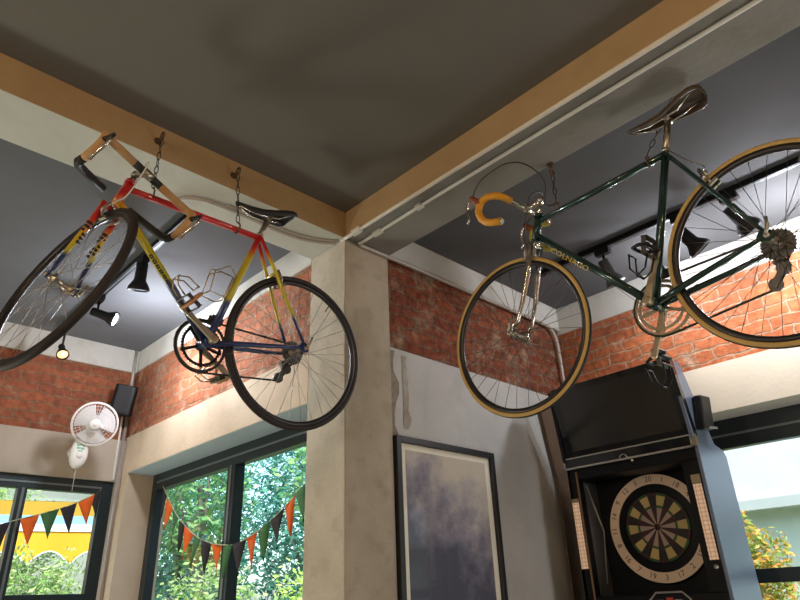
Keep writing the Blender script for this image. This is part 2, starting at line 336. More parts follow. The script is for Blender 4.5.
# ------------------------------------------------------------------ mesh builder
class MB:
    def __init__(s):
        s.v = []; s.f = []; s.m = []; s.sm = []
    def add(s, vs, fs, mi=0, smooth=False):
        o = len(s.v)
        s.v += [tuple(p) for p in vs]
        for f in fs:
            s.f.append(tuple(i + o for i in f)); s.m.append(mi); s.sm.append(smooth)
        return s
    def box(s, lo, hi, mi=0):
        x0, y0, z0 = lo; x1, y1, z1 = hi
        vs = [(x0, y0, z0), (x1, y0, z0), (x1, y1, z0), (x0, y1, z0), (x0, y0, z1), (x1, y0, z1), (x1, y1, z1), (x0, y1, z1)]
        return s.add(vs, [(3, 2, 1, 0), (4, 5, 6, 7), (0, 1, 5, 4), (1, 2, 6, 5), (2, 3, 7, 6), (3, 0, 4, 7)], mi)
    def obox(s, c, ax, ay, az, mi=0):
        """box about c with half-axis vectors"""
        c = V(c); ax = V(ax); ay = V(ay); az = V(az)
        vs = [c + ax * i + ay * j + az * k for k in (-1, 1) for i, j in ((-1, -1), (1, -1), (1, 1), (-1, 1))]
        return s.add(vs, [(3, 2, 1, 0), (4, 5, 6, 7), (0, 1, 5, 4), (1, 2, 6, 5), (2, 3, 7, 6), (3, 0, 4, 7)], mi)
    def tube(s, pts, r, n=10, mi=0, closed=False, caps=True):
        pts = [V(p) for p in pts]; k = len(pts)
        rs = r if isinstance(r, (list, tuple)) else [r] * k
        prev = None; rings = []
        for i, p in enumerate(pts):
            a = pts[(i - 1) % k] if (i > 0 or closed) else p
            b_ = pts[(i + 1) % k] if (i < k - 1 or closed) else p
            t = (b_ - a).normalized()
            if prev is None:
                h = V((0, 0, 1)) if abs(t.z) < 0.9 else V((1, 0, 0))
                n1 = t.cross(h).normalized()
            else:
                n1 = prev - t * prev.dot(t)
                n1 = n1.normalized() if n1.length > 1e-6 else t.orthogonal().normalized()
            prev = n1; n2 = t.cross(n1)
            rings.append([p + (n1 * math.cos(2 * PI * j / n) + n2 * math.sin(2 * PI * j / n)) * rs[i] for j in range(n)])
        vs = [q for R_ in rings for q in R_]; fs = []
        for i in range(k if closed else k - 1):
            i2 = (i + 1) % k
            for j in range(n):
                j2 = (j + 1) % n
                fs.append((i * n + j, i * n + j2, i2 * n + j2, i2 * n + j))
        s.add(vs, fs, mi, True)
        if caps and not closed:
            o = len(s.v) - len(vs)
            s.f.append(tuple(o + j for j in reversed(range(n)))); s.m.append(mi); s.sm.append(False)
            s.f.append(tuple(o + (k - 1) * n + j for j in range(n))); s.m.append(mi); s.sm.append(False)
        return s
    def lathe(s, c, ax, prof, n=24, mi=0, mats=None, smooth=True, closed=False):
        """prof: list of (along, radius) about axis ax from c"""
        c = V(c); ax = V(ax).normalized(); e1 = ax.orthogonal().normalized(); e2 = ax.cross(e1)
        vs = []; k = len(prof)
        for h, r in prof:
            for j in range(n):
                a = 2 * PI * j / n
                vs.append(c + ax * h + (e1 * math.cos(a) + e2 * math.sin(a)) * r)
        o = len(s.v); s.v += [tuple(p) for p in vs]
        for i in range(k if closed else k - 1):
            i2 = (i + 1) % k
            for j in range(n):
                j2 = (j + 1) % n
                s.f.append((o + i * n + j, o + i * n + j2, o + i2 * n + j2, o + i2 * n + j)); s.m.append(mats[i] if mats else mi); s.sm.append(smooth)
        if not closed:
            for i, rev in ((0, True), (k - 1, False)):
                if prof[i][1] > 1e-5:
                    f = [o + i * n + j for j in range(n)]
                    s.f.append(tuple(reversed(f)) if rev else tuple(f)); s.m.append(mats[min(i, k - 2)] if mats else mi); s.sm.append(False)
        return s
    def prism(s, poly, off, mi=0):
        """flat polygon (3D points) extruded by vector off"""
        poly = [V(p) for p in poly]; off = V(off); n = len(poly)
        vs = poly + [p + off for p in poly]
        fs = [tuple(reversed(range(n))), tuple(range(n, 2 * n))] + [(i, (i + 1) % n, n + (i + 1) % n, n + i) for i in range(n)]
        return s.add(vs, fs, mi)
    def ring(s, c, ax, r0, r1, th, n=48, mi=0, up=None, a0=0, a1=2 * PI):
        """flat annulus plate"""
        c = V(c); ax = V(ax).normalized()
        e1 = (V(up) - ax * V(up).dot(ax)).normalized() if up is not None else ax.orthogonal().normalized()
        e2 = ax.cross(e1)
        full = abs(a1 - a0 - 2 * PI) < 1e-6
        k = n if full else n + 1
        vs = []
        for j in range(k):
            a = a0 + (a1 - a0) * j / n
            d = e1 * math.cos(a) + e2 * math.sin(a)
            for h, r in ((0, r0), (0, r1), (th, r1), (th, r0)):
                vs.append(c + d * r + ax * h)
        fs = []
        for j in range(n):
            j2 = (j + 1) % k
            for q in range(4):
                q2 = (q + 1) % 4
                fs.append((j * 4 + q, j * 4 + q2, j2 * 4 + q2, j2 * 4 + q))
        if not full:
            fs += [(0, 1, 2, 3), ((k - 1) * 4 + 3, (k - 1) * 4 + 2, (k - 1) * 4 + 1, (k - 1) * 4)]
        return s.add(vs, fs, mi)
    def build(s, name, mat, parent=None, bevel=0.0):
        me = bpy.data.meshes.new(name)
        me.from_pydata(s.v, [], s.f)
        mats = mat if isinstance(mat, (list, tuple)) else [mat]
        for q in mats:
            me.materials.append(q)
        me.polygons.foreach_set('material_index', s.m)
        me.polygons.foreach_set('use_smooth', s.sm)
        bm = bmesh.new(); bm.from_mesh(me); bmesh.ops.recalc_face_normals(bm, faces=bm.faces); bm.to_mesh(me); bm.free()
        me.update()
        o = bpy.data.objects.new(name, me); COL.objects.link(o)
        if parent is not None:
            o.parent = parent
        if bevel:
            md = o.modifiers.new('bevel', 'BEVEL'); md.width = bevel; md.segments = 2; md.limit_method = 'ANGLE'
        return o

def tag(o, label=None, cat=None, group=None, kind=None):
    if label: o['label'] = label
    if cat: o['category'] = cat
    if group: o['group'] = group
    if kind: o['kind'] = kind
    return o

def empty(name, loc, label, cat, group=None):
    o = bpy.data.objects.new(name, None); COL.objects.link(o); o.location = loc
    o.empty_display_size = 0.05
    return tag(o, label, cat, group)

def struct(mb, name, mat, parent=None, bevel=0.0):
    o = mb.build(name, mat, parent, bevel)
    o['kind'] = 'structure'
    return o

def text_mesh(body, size):
    cu = bpy.data.curves.new('lettering', 'FONT'); cu.body = body; cu.size = size; cu.align_x = 'CENTER'; cu.align_y = 'CENTER'; cu.resolution_u = 2
    ob = bpy.data.objects.new('lettering', cu); COL.objects.link(ob)
    dg = bpy.context.evaluated_depsgraph_get()
    me = bpy.data.meshes.new_from_object(ob.evaluated_get(dg))
    vs = [v.co.copy() for v in me.vertices]; fs = [tuple(p.vertices) for p in me.polygons]
    bpy.data.objects.remove(ob); bpy.data.curves.remove(cu); bpy.data.meshes.remove(me)
    return vs, fs

# ================================================================== SETTING
ZB = 3.146; ZM = 3.301; ZL = 3.284; ZR = 3.315; YA = 2.511; XB = 1.942; WX = 0.295; WL = 0.288
struct(MB().box((-7, -7, -0.1), (2.3, 2.8, 0)), 'floor', M['floor'])
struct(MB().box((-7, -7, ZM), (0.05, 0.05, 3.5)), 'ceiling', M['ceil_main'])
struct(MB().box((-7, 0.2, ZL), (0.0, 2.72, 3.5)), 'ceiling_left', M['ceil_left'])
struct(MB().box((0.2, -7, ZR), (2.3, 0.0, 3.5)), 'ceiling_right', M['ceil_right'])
# beams: the inner face gets a tan colour of its own
def beam(name, lo, hi, inner, mat):
    mb = MB().box(lo, hi)
    mb.m[{'y-': 2, 'x-': 5}[inner]] = 1
    return struct(mb, name, [mat, M['beam_tan']], None, 0.004)
beam('beam_left', (-7, 0, ZB), (0, WL, 3.48), 'y-', M['beam_left'])
beam('beam_right', (0, -7, ZB), (WX, 0.0, 3.48), 'x-', M['beam_right'])
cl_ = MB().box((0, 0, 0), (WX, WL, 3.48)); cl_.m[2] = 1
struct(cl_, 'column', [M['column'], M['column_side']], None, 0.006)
# left wall (window side of the column)
wl = struct(MB().box((0, 2.40, 0), (0.30, 2.72, 2.614)).box((0, WL, 0), (0.30, 2.40, 0.10)).box((0, WL, 2.351), (0.30, 2.40, 2.614)), 'wall_left', M['wall_warm'])
struct(MB().box((0.012, WL, 2.614), (0.30, 2.72, 3.121)), 'brick_panel', M['brick_left'], wl)
struct(MB().box((0.0, WL, 3.121), (0.30, 2.72, 3.48)), 'plaster_strip', M['strip'], wl)
struct(MB().box((0.19, WL, 2.349), (0.21, 2.40, 2.352)).box((0.004, WL, 2.3465), (0.19, 2.40, 2.351)), 'soffit', pbr('soffit_pale', (0.52, 0.60, 0.64), 0.6, noise=0.08), wl)  # pale blue skin: cool light on the underside is put into its colour
# back wall (fan side)
wb = struct(MB().box((-0.03, YA, 0), (0.0, 2.72, 2.591)).box((-7, YA, 2.30), (-0.03, 2.72, 2.591)).box((-7, YA, 0), (-0.03, 2.72, 0.8)).box((-7, YA, 0.8), (-1.7, 2.72, 2.30)), 'wall_back', M['wall_back'])
struct(MB().box((-7, YA + 0.012, 2.591), (0.0, 2.72, 3.11)), 'brick_panel', M['brick_back'], wb)
struct(MB().box((-7, YA, 3.11), (0.0, 2.72, 3.48)), 'plaster_strip', M['strip'], wb)
# center wall (picture side of the column)
wc = struct(MB().box((WX, 0.012, 0), (2.24, 0.20, 2.63)), 'wall_center', M['wall_b'])
struct(MB().box((WX, 0.022, 2.63), (2.24, 0.20, 3.15)), 'brick_panel', M['brick_center'], wc)
struct(MB().box((WX, 0.004, 3.15), (2.24, 0.20, 3.48)), 'plaster_strip', M['strip'], wc)
# rough stained joint between the column and the center wall
random.seed(3)
def ragged(x0, w, z0, z1, n, y):
    lft = []; rgt = []
    for i in range(n + 1):
        z = z0 + (z1 - z0) * i / n
        lft.append((x0 + random.uniform(-.004, .004), y, z)); rgt.append((x0 + w * (0.45 + 0.75 * random.random()), y, z))
    mb = MB()
    for i in range(n):
        mb.add([lft[i], rgt[i], rgt[i + 1], lft[i + 1]], [(0, 1, 2, 3)])
    return mb
j1 = ragged(WX, 0.050, 0.2, 2.615, 44, 0.0095)
struct(j1, 'stained_joint', plaster('joint_plaster', (0.20, 0.165, 0.12), (0.30, 0.255, 0.20), (0.12, 0.095, 0.065), sc=9, bump=0.5), wc)
j2 = ragged(WX + 0.085, 0.045, 2.22, 2.60, 12, 0.0095)
struct(j2, 'stained_patch', M['stain'], wc)
# right wall
RO0, RO1 = -0.45, -3.2
wr = struct(MB().box((XB, -7, 2.359), (2.24, 0.2, 2.628)).box((XB, RO0, 0), (2.24, 0.2, 2.359)).box((XB, RO1, 0), (2.24, RO0, 0.4)).box((XB, -7, 0), (2.24, RO1, 2.359)), 'wall_right', M['wall_right'])
struct(MB().box((XB + 0.012, -7, 2.628), (2.24, 0.2, 3.121)), 'brick_panel', M['brick_right'], wr)
struct(MB().box((XB, -7, 3.121), (2.24, 0.2, 3.48)), 'plaster_strip', M['strip'], wr)

struct(MB().box((-7.2, -7.2, 0), (-7.0, 2.72, 3.5)), 'wall_far_left', M['wall_b'])
struct(MB().box((-7.0, -7.2, 0), (2.24, -7.0, 3.5)), 'wall_rear', M['wall_b'])

# ---- windows
def window(name, axis, p, a0, a1, z0, z1, mull, rails, fw=0.075, top=0.11, dep=0.06, mw=0.055):
    """axis: normal axis; p plane; a0..a1 along the wall"""
    def B(mb, a, b_, za, zb, d0, d1, mi=0):
        a, b_ = min(a, b_), max(a, b_)
        if axis == 'y': mb.box((a, p + d0, za), (b_, p + d1, zb), mi)
        else: mb.box((p + d0, a, za), (p + d1, b_, zb), mi)
    a0, a1 = min(a0, a1), max(a0, a1)
    fr = MB()
    B(fr, a0, a0 + fw, z0, z1, 0, dep); B(fr, a1 - fw, a1, z0, z1, 0, dep)
    B(fr, a0 + fw, a1 - fw, z1 - top, z1, 0, dep); B(fr, a0 + fw, a1 - fw, z0, z0 + fw, 0, dep)
    w = struct(fr, name, M['alu'], None, 0.003)
    g2 = MB()      # thin lighter gasket line along the head of the frame
    B(g2, a0 + fw, a1 - fw, z1 - top * 0.55 - 0.006, z1 - top * 0.55 + 0.006, -0.006, 0.002)
    struct(g2, 'gasket', M['alu_edge'], w)
    for c in mull:
        mb = MB(); B(mb, c - mw / 2, c + mw / 2, z0 + fw, z1 - top, -0.012, dep - 0.004)
        struct(mb, 'mullion', M['alu'], w, 0.003)
        mb = MB(); B(mb, c - mw * 0.1, c + mw * 0.16, z0 + fw, z1 - top, -0.016, -0.0121)
        struct(mb, 'gasket', M['alu_edge'], w)
    edges = [a0 + fw] + sorted(mull) + [a1 - fw]
    for i in range(len(edges) - 1):
        ea = edges[i] + (mw / 2 if i > 0 else 0); eb = edges[i + 1] - (mw / 2 if i < len(edges) - 2 else 0)
        zs = [z0 + fw] + list(rails) + [z1 - top]
        for r_ in rails:
            mb = MB(); B(mb, ea, eb, r_ - 0.035, r_ + 0.035, -0.004, dep - 0.004)
            struct(mb, 'rail', M['alu'], w, 0.003)
        for k in range(len(zs) - 1):
            za = zs[k] + (0.035 if k > 0 else 0); zb = zs[k + 1] - (0.035 if k < len(zs) - 2 else 0)
            mb = MB()
            if axis == 'y': mb.add([(ea, p + dep * .6, za), (eb, p + dep * .6, za), (eb, p + dep * .6, zb), (ea, p + dep * .6, zb)], [(0, 1, 2, 3)])
            else: mb.add([(p + dep * .6, ea, za), (p + dep * .6, eb, za), (p + dep * .6, eb, zb), (p + dep * .6, ea, zb)], [(0, 1, 2, 3)])
            struct(mb, 'pane', M['glass'], w)
    return w
window('window_1', 'y', YA + 0.03, -1.7, -0.03, 0.8, 2.30, [-0.60, -1.15], [1.55], fw=0.08, top=0.085)
window('window_2', 'x', 0.19, WL, 2.40, 0.10, 2.351, [1.285], [0.95], fw=0.075, top=0.115, mw=0.085)
window('window_3', 'x', 2.15, RO1, RO0, 0.40, 2.359, [-1.95], [1.52], fw=0.085, top=0.165)

# ================================================================== BICYCLES
def rot_about(v, ax, t):
    return v * math.cos(t) + ax.cross(v) * math.sin(t) + ax * (ax.dot(v)) * (1 - math.cos(t))

def bicycle(c):
    """bike coordinates: x forward, y to the rider's left, z up, origin at the bottom bracket"""
    Mx = Matrix(c['M']); root = bpy.data.objects.new('road_bicycle', None); COL.objects.link(root)
    root.matrix_world = Matrix.Translation(V(c['T'])) @ (Mx * 0.993).to_4x4()
    root.empty_display_size = 0.1
    tag(root, c['label'], 'bicycle', 'vintage road bicycles hung under the beams')
    sa = math.radians(c.get('sa', 73)); cs, d = c.get('cs', .415), .068
    HX = V((-math.cos(math.radians(73)), 0, math.sin(math.radians(73))))
    rh = V((c['rhx'], 0, d)); sc = V(c['sc'])
    ht = V(c['ht']); hb = ht - HX * c['htl']; fh = rh + V((c['wb'], 0, 0))
    st = c['steer']
    S = lambda p: hb + rot_about(V(p) - hb, HX, st)
    Sd = lambda v: rot_about(V(v), HX, st)
    cm = c['mats']
    # --- frame
    fr = MB()
    o_ = V((0, 0, 0))
    fr.tube([ht - HX * 0.02, sc - V((0, 0, .004))], .0132, 14)
    fr.tube([hb + HX * 0.022, o_], .0150, 14)
    fr.tube([sc + (sc.normalized()) * 0.012, o_], .0146, 14)
    fr.tube([ht + HX * 0.012, hb - HX * 0.012], [.0175, .0175], 16)
    for k in (0.010, -c['htl'] - 0.006):
        fr.tube([ht + HX * (k + .007), ht + HX * (k - .007)], .0200, 16)
    fr.tube([(0, -.036, 0), (0, .036, 0)], .0205, 16)
    for s_ in (-1, 1):
        dr = rh + V((0, s_ * .0635, 0))
        fr.tube([V((-.02, s_ * .018, 0)), V((-.10, s_ * .030, d * .22)), V((-.26, s_ * .052, d * .62)), dr + V((.02, 0, -.002))], [.0105, .0115, .0095, .007], 10)
        fr.tube([sc + V((-.002, s_ * .014, -.006)), sc.lerp(rh, .25) + V((0, s_ * .030, 0)), sc.lerp(rh, .6) + V((0, s_ * .048, 0)), dr + V((.008, 0, .022))], [.0078, .0082, .0075, .006], 10)
        fr.prism([dr + V(q) for q in ((.035, 0, -.002), (.012, 0, .03), (-.016, 0, .012), (-.018, 0, -.014), (.0, 0, -.02), (.02, 0, -.014))], (0, s_ * .004, 0))
    br = sc.lerp(rh, .34)
    fr.tube([br + V((0, -.034, 0)), br + V((0, .034, 0))], .006, 8)
    fr.tube([V((-.085, -.028, .018)), V((-.085, .028, .018))], .006, 8)
    frame = fr.build('frame', cm['frame'], root)
    # lettering on the down tube
    if c.get('text'):
        ax = (o_ - hb); Ld = ax.length; ax.normalize()
        nrm = (V((0, 1, 0)))
        upv = ax.cross(nrm).normalized()
        if upv.z < 0: upv = -upv
        mb = MB()
        vs, fs = text_mesh(c['text'], c['tsize'])
        out = []
        r_ = .0156
        for q in vs:
            a = q.y * 1.0 / r_ + c.get('tphi', 0.1)
            out.append(hb + ax * (Ld * c['tpos'] + q.x * c.get('tw', 1.0)) + nrm * (r_ * math.cos(a)) + upv * (r_ * math.sin(a)))
        mb.add(out, fs); mb.build('lettering', cm['letter'], frame)
    if c.get('blocks'):
        ax = (o_ - hb); Ld = ax.length; ax.normalize(); nrm = V((0, 1, 0)); upv = ax.cross(nrm).normalized()
        if upv.z < 0: upv = -upv
        mb = MB(); r_ = .0156
        for k in range(6):
            t0 = Ld * (.36 + .036 * k); t1 = t0 + .0165
            for (a0, a1, s0, s1) in ((-.55, .40, 0, .35), (-.55, .40, .68, 1.0), (.15, .40, .35, .68), (-.55, -.30, .3 if k % 2 else .0, .68)):
                ring = []
                for aa, ss in ((a0, s0), (a1, s0), (a1, s1), (a0, s1)):
                    tt = t0 + (t1 - t0) * ss
                    ring.append(hb + ax * tt + nrm * (r_ * math.cos(aa)) + upv * (r_ * math.sin(aa)))
                mb.add(ring, [(0, 1, 2, 3)])
        mb.build('lettering', cm['letter'], frame)
    # --- fork
    fk = MB()
    crown = hb - HX * 0.028
    fk.tube([S(hb), S(hb - HX * .03)], .0165, 14)
    ftips = {}
    fk.tube([S(crown + V((0, -.034, 0))), S(crown + V((0, .034, 0)))], .0125, 10)
    for s_ in (-1, 1):
        tip = fh + V((0, s_ * .052, 0)); ftips[s_] = tip
        top = crown + V((0, s_ * .034, -.004)); strt = (fh - crown).length
        down = -HX
        p1 = top + down * strt * .30; p2 = top + down * strt * .62 + V((.002, s_ * .008, 0)); p3 = top + down * strt * .84 + V((.013, s_ * .014, 0)); p4 = tip + V((-.004, 0, .018))
        fk.tube([S(q) for q in (top + HX * .012, p1, p2, p3, p4)], [.0125, .0118, .0098, .0078, .0068], 10)
        fk.prism([S(tip + V(q)) for q in ((-.012, 0, .022), (.004, 0, .024), (.012, 0, .0), (.006, 0, -.014), (-.008, 0, -.012), (-.013, 0, .002))], Sd((0, s_ * .004, 0)))
    fork = fk.build('fork', cm['fork'], root)
    if c.get('fork_marks'):
        for s_ in (-1, 1):
            mb = MB(); cen_ = []
            top = crown + V((0, s_ * .034, -.004)); strt = (fh - crown).length
            for k in range(7):
                t = strt * (.27 + .050 * k)
                for aa in (-1.0, -.35, .3, .95):
                    r_ = .0131 - .0012 * (t / strt)
                    cc = top - HX * t + V((math.cos(aa - .45) * r_, math.sin(aa - .45) * r_, 0))
                    nn = V((math.cos(aa - .45), math.sin(aa - .45), 0)); tt = V((-nn.y, nn.x, 0))
                    if (k + int(aa > 0)) % 4 != 3:
                        mb.obox(S(cc), Sd(tt * .0044), Sd(nn * .0009), Sd(HX * (.0060 if abs(aa) < .5 else .0035)))
            mb.build('fork_marking', cm['letter'], fork)
    # --- wheels
    def wheel(name, cen, T_, front):
        AX = T_(V((0, 1, 0)))
        P = lambda p: cen + T_(V(p))
        rm = MB().lathe(cen, AX, [(-.0095, .305), (-.0105, .311), (-.0100, .322), (-.006, .319), (.006, .319), (.0100, .322), (.0105, .311), (.0095, .305), (.004, .3005), (-.004, .3005)], 72, closed=True)
        w = rm.build(name, cm['rim'], root)
        prof = []; mats = []
        for k in range(16):
            a = 2 * PI * k / 16
            prof.append((c['tw_'] * math.sin(a), .3275 + c['tw_'] * .95 * math.cos(a)))
            mats.append(0 if math.cos(a + PI / 16) > .72 else 1)
        MB().lathe(cen, AX, prof, 72, mats=mats, closed=True).build('tire', cm['tire'], w)
        hb_ = MB()
        wd = .052 if front else .063
        fl = .033 if front else .030
        hb_.lathe(cen, AX, [(-wd - .012, .004), (-wd - .012, .009), (-wd - .004, .009), (-wd - .004, .006), (-fl - .004, .010), (-fl, .021), (-fl + .004, .021), (-fl + .008, .011), (fl - .008, .011), (fl - .004, .021), (fl, .021), (fl + .004, .010), (wd + .004, .006), (wd + .004, .009), (wd + .012, .009), (wd + .012, .004)], 20)
        hb_.tube([P((0, wd + .018, 0)), P((-.012, wd + .022, .018)), P((-.018, wd + .024, .05))], [.005, .005, .004], 8)
        hb_.build('hub', cm['metal'], w)
        n = 32
        for i in range(n):
            side = 1 if i % 2 else -1
            a = 2 * PI * i / n
            tang = .55 if (i // 2) % 2 else -.55
            p0 = V((.020 * math.cos(a + tang * 2.2), side * fl, .020 * math.sin(a + tang * 2.2)))
            p1 = V((.303 * math.cos(a), 0, .303 * math.sin(a)))
            MB().tube([P(p0), P(p1)], .0011, 5).build('spoke', cm['spoke'], w)
        va = 2.1
        MB().tube([P((.30 * math.cos(va), 0, .30 * math.sin(va))), P((.262 * math.cos(va), 0, .262 * math.sin(va)))], [.003, .0026], 6).build('valve', M['steel'], w)
        return w
    rw = wheel('rear_wheel', rh, lambda v: V(v), False)
    wheel('front_wheel', S(fh), Sd, True)
    # cassette on the right side of the rear hub
    ca = MB()
    for k in range(6):
        r_ = .052 - .0055 * k; nt_ = 26 - 2 * k
        poly = []
        for j in range(nt_ * 2):
            a = PI * j / nt_; rr = r_ + (.0022 if j % 2 else -.0022)
            poly.append(rh + V((rr * math.cos(a), -.028 - .0048 * k, rr * math.sin(a))))
        ca.prism(poly, (0, -.0022, 0))
    ca.tube([rh + V((0, -.026, 0)), rh + V((0, -.058, 0))], .017, 16)
    ca.build('cassette', cm['cassette'], rw)
    # --- crankset
    th = math.radians(c['crank'])
    def plate(R, r_in, teeth, y):
        poly_o = []; n = teeth * 2
        mb = MB(); vs = []
        for j in range(n):
            a = 2 * PI * j / n; rr = R + (.0022 if j % 2 else -.0025)
            for h, r_ in ((0, r_in), (0, rr), (-.003, rr), (-.003, r_in)):
                vs.append((r_ * math.cos(a), y + h, r_ * math.sin(a)))
        fs = []
        for j in range(n):
            j2 = (j + 1) % n
            for q in range(4):
                q2 = (q + 1) % 4
                fs.append((j * 4 + q, j * 4 + q2, j2 * 4 + q2, j2 * 4 + q))
        mb.add(vs, fs); return mb
    big = plate(c['ring'], c['ring'] - .012, 52, -.046)
    cr = big.build('chainring', cm['ring'], root)
    sp_ = plate(.084, .073, 42, -.040)
    for k in range(5):
        a = th + 2 * PI * k / 5 + .3
        sp_.obox((.048 * math.cos(a), -.043, .048 * math.sin(a)), V((math.cos(a), 0, math.sin(a))) * .040, (0, .004, 0), V((-math.sin(a), 0, math.cos(a))) * .0055)
    sp_.tube([(0, -.034, 0), (0, -.056, 0)], .021, 16)
    sp_.build('inner_chainring', cm['ring2'], cr)
    for s_, ang in ((1, th), (-1, th + PI)):
        e = V((math.cos(ang), 0, math.sin(ang))); n_ = V((-math.sin(ang), 0, math.cos(ang)))
        mb = MB(); y = s_ * .062
        secs = [(0, .0165), (.02, .0135), (.09, .0105), (.155, .0100), (.17, .0125), (.182, .009)]
        vs = []
        for t, hw in secs:
            for a_, b_ in ((-hw, -.006), (hw, -.006), (hw, .006), (-hw, .006)):
                vs.append(e * t + n_ * a_ + V((0, y + b_ + s_ * .012 * min(1, t / .17), 0)))
        fs = [(0, 1, 2, 3), tuple(len(vs) - 4 + q for q in (3, 2, 1, 0))]
        for i in range(len(secs) - 1):
            for q in range(4):
                fs.append((i * 4 + q, i * 4 + (q + 1) % 4, i * 4 + 4 + (q + 1) % 4, i * 4 + 4 + q))
        mb.add(vs, fs)
        mb.tube([(0, s_ * .034, 0), (0, s_ * .072, 0)], .015, 14)
        arm = mb.build('crank_arm', cm['crank'], root, 0.003)
        # pedal
        pe = e * .170; y0 = s_ * .082
        pw = c['pedal_dir'][0 if s_ == 1 else 1]; pw = V((math.cos(pw), 0, math.sin(pw))); pn = V((-pw.z, 0, pw.x))
        pd = MB()
        pd.tube([pe + V((0, s_ * .07, 0)), pe + V((0, y0 + s_ * .085, 0))], [.008, .006], 10)
        for sx in (-1, 1):
            pd.obox(pe + V((0, y0 + s_ * .045, 0)) + pw * sx * .030, pw * .0018, (0, .042, 0), pn * .011)
        for yy in (.006, .086):
            pd.obox(pe + V((0, y0 + s_ * yy, 0)), pw * .030, (0, .0018, 0), pn * .008)
        ped = pd.build('pedal', cm['pedal'], root)
        # wire toe clip in front of the pedal and a strap round it
        tc_ = MB()
        for off in (.022, .068):
            yy = y0 + s_ * off
            b0 = pe + V((0, yy, 0)) + pw * .032
            tc_.tube([b0 - pn * .004, b0 + pw * .045 + pn * .004, b0 + pw * .068 + pn * .030, b0 + pw * .040 + pn * .058, b0 - pw * .012 + pn * .062], .0030, 6)
        yc = y0 + s_ * .045
        q0 = pe + V((0, yc, 0)) + pw * .020 + pn * .062
        tc_.tube([q0 + V((0, -.026, 0)), q0 + pw * .004 + V((0, .026, 0))], .0030, 6)
        q1 = pe + V((0, yc, 0)) + pw * .100 + pn * .034
        tc_.tube([q1 + V((0, -.023, 0)), q1 + V((0, .023, 0))], .0030, 6)
        tc_.build('toe_clip', cm['clip'], ped)
        sb = MB()
        sb.tube([pe + V((0, yc - .040, 0)) - pn * .012, pe + V((0, yc - .044, 0)) + pn * .018, pe + V((0, yc - .024, 0)) + pn * .046, pe + V((0, yc + .024, 0)) + pn * .048, pe + V((0, yc + .044, 0)) + pn * .018, pe + V((0, yc + .040, 0)) - pn * .012], .0065, 6, closed=True)
        sb.build('strap', cm['strap'], ped)
    # --- chain and derailleurs
    jp = rh + V((.010, -.048, -.072)); jl = rh + V((.045, -.048, -.118))
    tR = c['ring']
    run = []
    for k in range(13):
        a = PI * (.5 + k / 12.0) - PI * 1.0
        a = PI * .52 - PI * 1.04 * k / 12
        run.append(V((tR * math.cos(a), -.0475, tR * math.sin(a))))
    up = [rh + V((-.005, -.040, .041)), V((0, -.0475, tR))]
    lo_ = [V((0.0, -.0475, -tR)), jl + V((0.006, 0, -.014)), jl + V((-.011, 0, .002)), jp + V((.011, 0, -.004)), jp + V((-.008, 0, .010)), rh + V((-.036, -.042, -.020)), rh + V((-.038, -.042, .016))]
    MB().tube([up[0]] + run[0:] + lo_[1:], .0042, 6, closed=True).build('chain', M['chain'], root)
    rd = MB()
    rd.tube([rh + V((0, -.060, -.004)), rh + V((.004, -.062, -.030))], .010, 10)
    rd.obox(rh + V((.014, -.060, -.050)), (.014, 0, -.012), (0, .011, 0), (.009, 0, .016))
    for q, r_ in ((jp, .022), (jl, .022)):
        rd.tube([q + V((0, .005, 0)), q + V((0, -.005, 0))], r_, 16)
    for yy in (-.009, .009):
        dirv = (jl - jp).normalized(); nn = V((-dirv.z, 0, dirv.x))
        rd.obox((jp + jl) / 2 + V((0, yy, 0)), dirv * ((jl - jp).length / 2 + .012), (0, .0015, 0), nn * .010)
    rd.build('rear_derailleur', cm['derail'], root)
    fd = MB()
    fp = V((-.02, -.045, .115)); 
    tt_ = sc.normalized()
    fd.tube([tt_ * .128 + V((0, -.018, 0)), tt_ * .142 + V((0, -.018, 0))], .010, 10)
    fd.obox(tt_ * .125 + V((-.01, -.036, 0)), (.026, 0, .006), (0, .0015, 0), (-.004, 0, .012))
    fd.obox(tt_ * .125 + V((-.01, -.056, 0)), (.030, 0, .006), (0, .0015, 0), (-.004, 0, .014))
    fd.obox(tt_ * .138 + V((-.006, -.030, 0)), (.008, 0, .002), (0, .014, 0), (0, 0, .006))
    fd.build('front_derailleur', cm['derail'], root)
    # --- brake calipers
    def caliper(name, mount, toward, T_, side_dir):
        mb = MB()
        for s_ in (-1, 1):
            mb.tube([mount, mount + T_(V((0, s_ * .024, .012))) + toward * .0, mount + T_(V((0, s_ * .036, 0))) + toward * .030, mount + T_(V((0, s_ * .022, 0))) + toward * .052], [.007, .007, .006, .005], 8)
            mb.obox(mount + T_(V((0, s_ * .016, 0))) + toward * .055, side_dir * .021, T_(V((0, .005, 0))), toward * .005)
        mb.tube([mount - side_dir * .02, mount + side_dir * .018], .006, 8)
        return mb.build(name, cm['brake'], root)
    dn = (fh - hb).normalized()
    fm = S(crown + V((.024, 0, 0.0)))
    caliper('front_brake', fm, Sd(-HX), Sd, Sd(V((math.sin(math.radians(73)), 0, math.cos(math.radians(73))))))
    rdv = (rh - br).normalized()
    caliper('rear_brake', br + V((-.016, 0, .010)), rdv, lambda v: V(v), V((-rdv.z, 0, rdv.x)))
    # --- seat post and saddle
    sdir = sc.normalized()
    nose = V(c['nose']); tail = V(c['tail'])
    mid = nose.lerp(tail, .58) - V((0, 0, .046))
    sp2 = MB().tube([sc - sdir * .03, sc + sdir * max(.03, (mid - sc).dot(sdir) - .012)], .0130, 14)
    ptop = sc + sdir * max(.03, (mid - sc).dot(sdir) - .012)
    sp2.tube([ptop + V((0, -.026, .006)), ptop + V((0, .026, .006))], .012, 12)
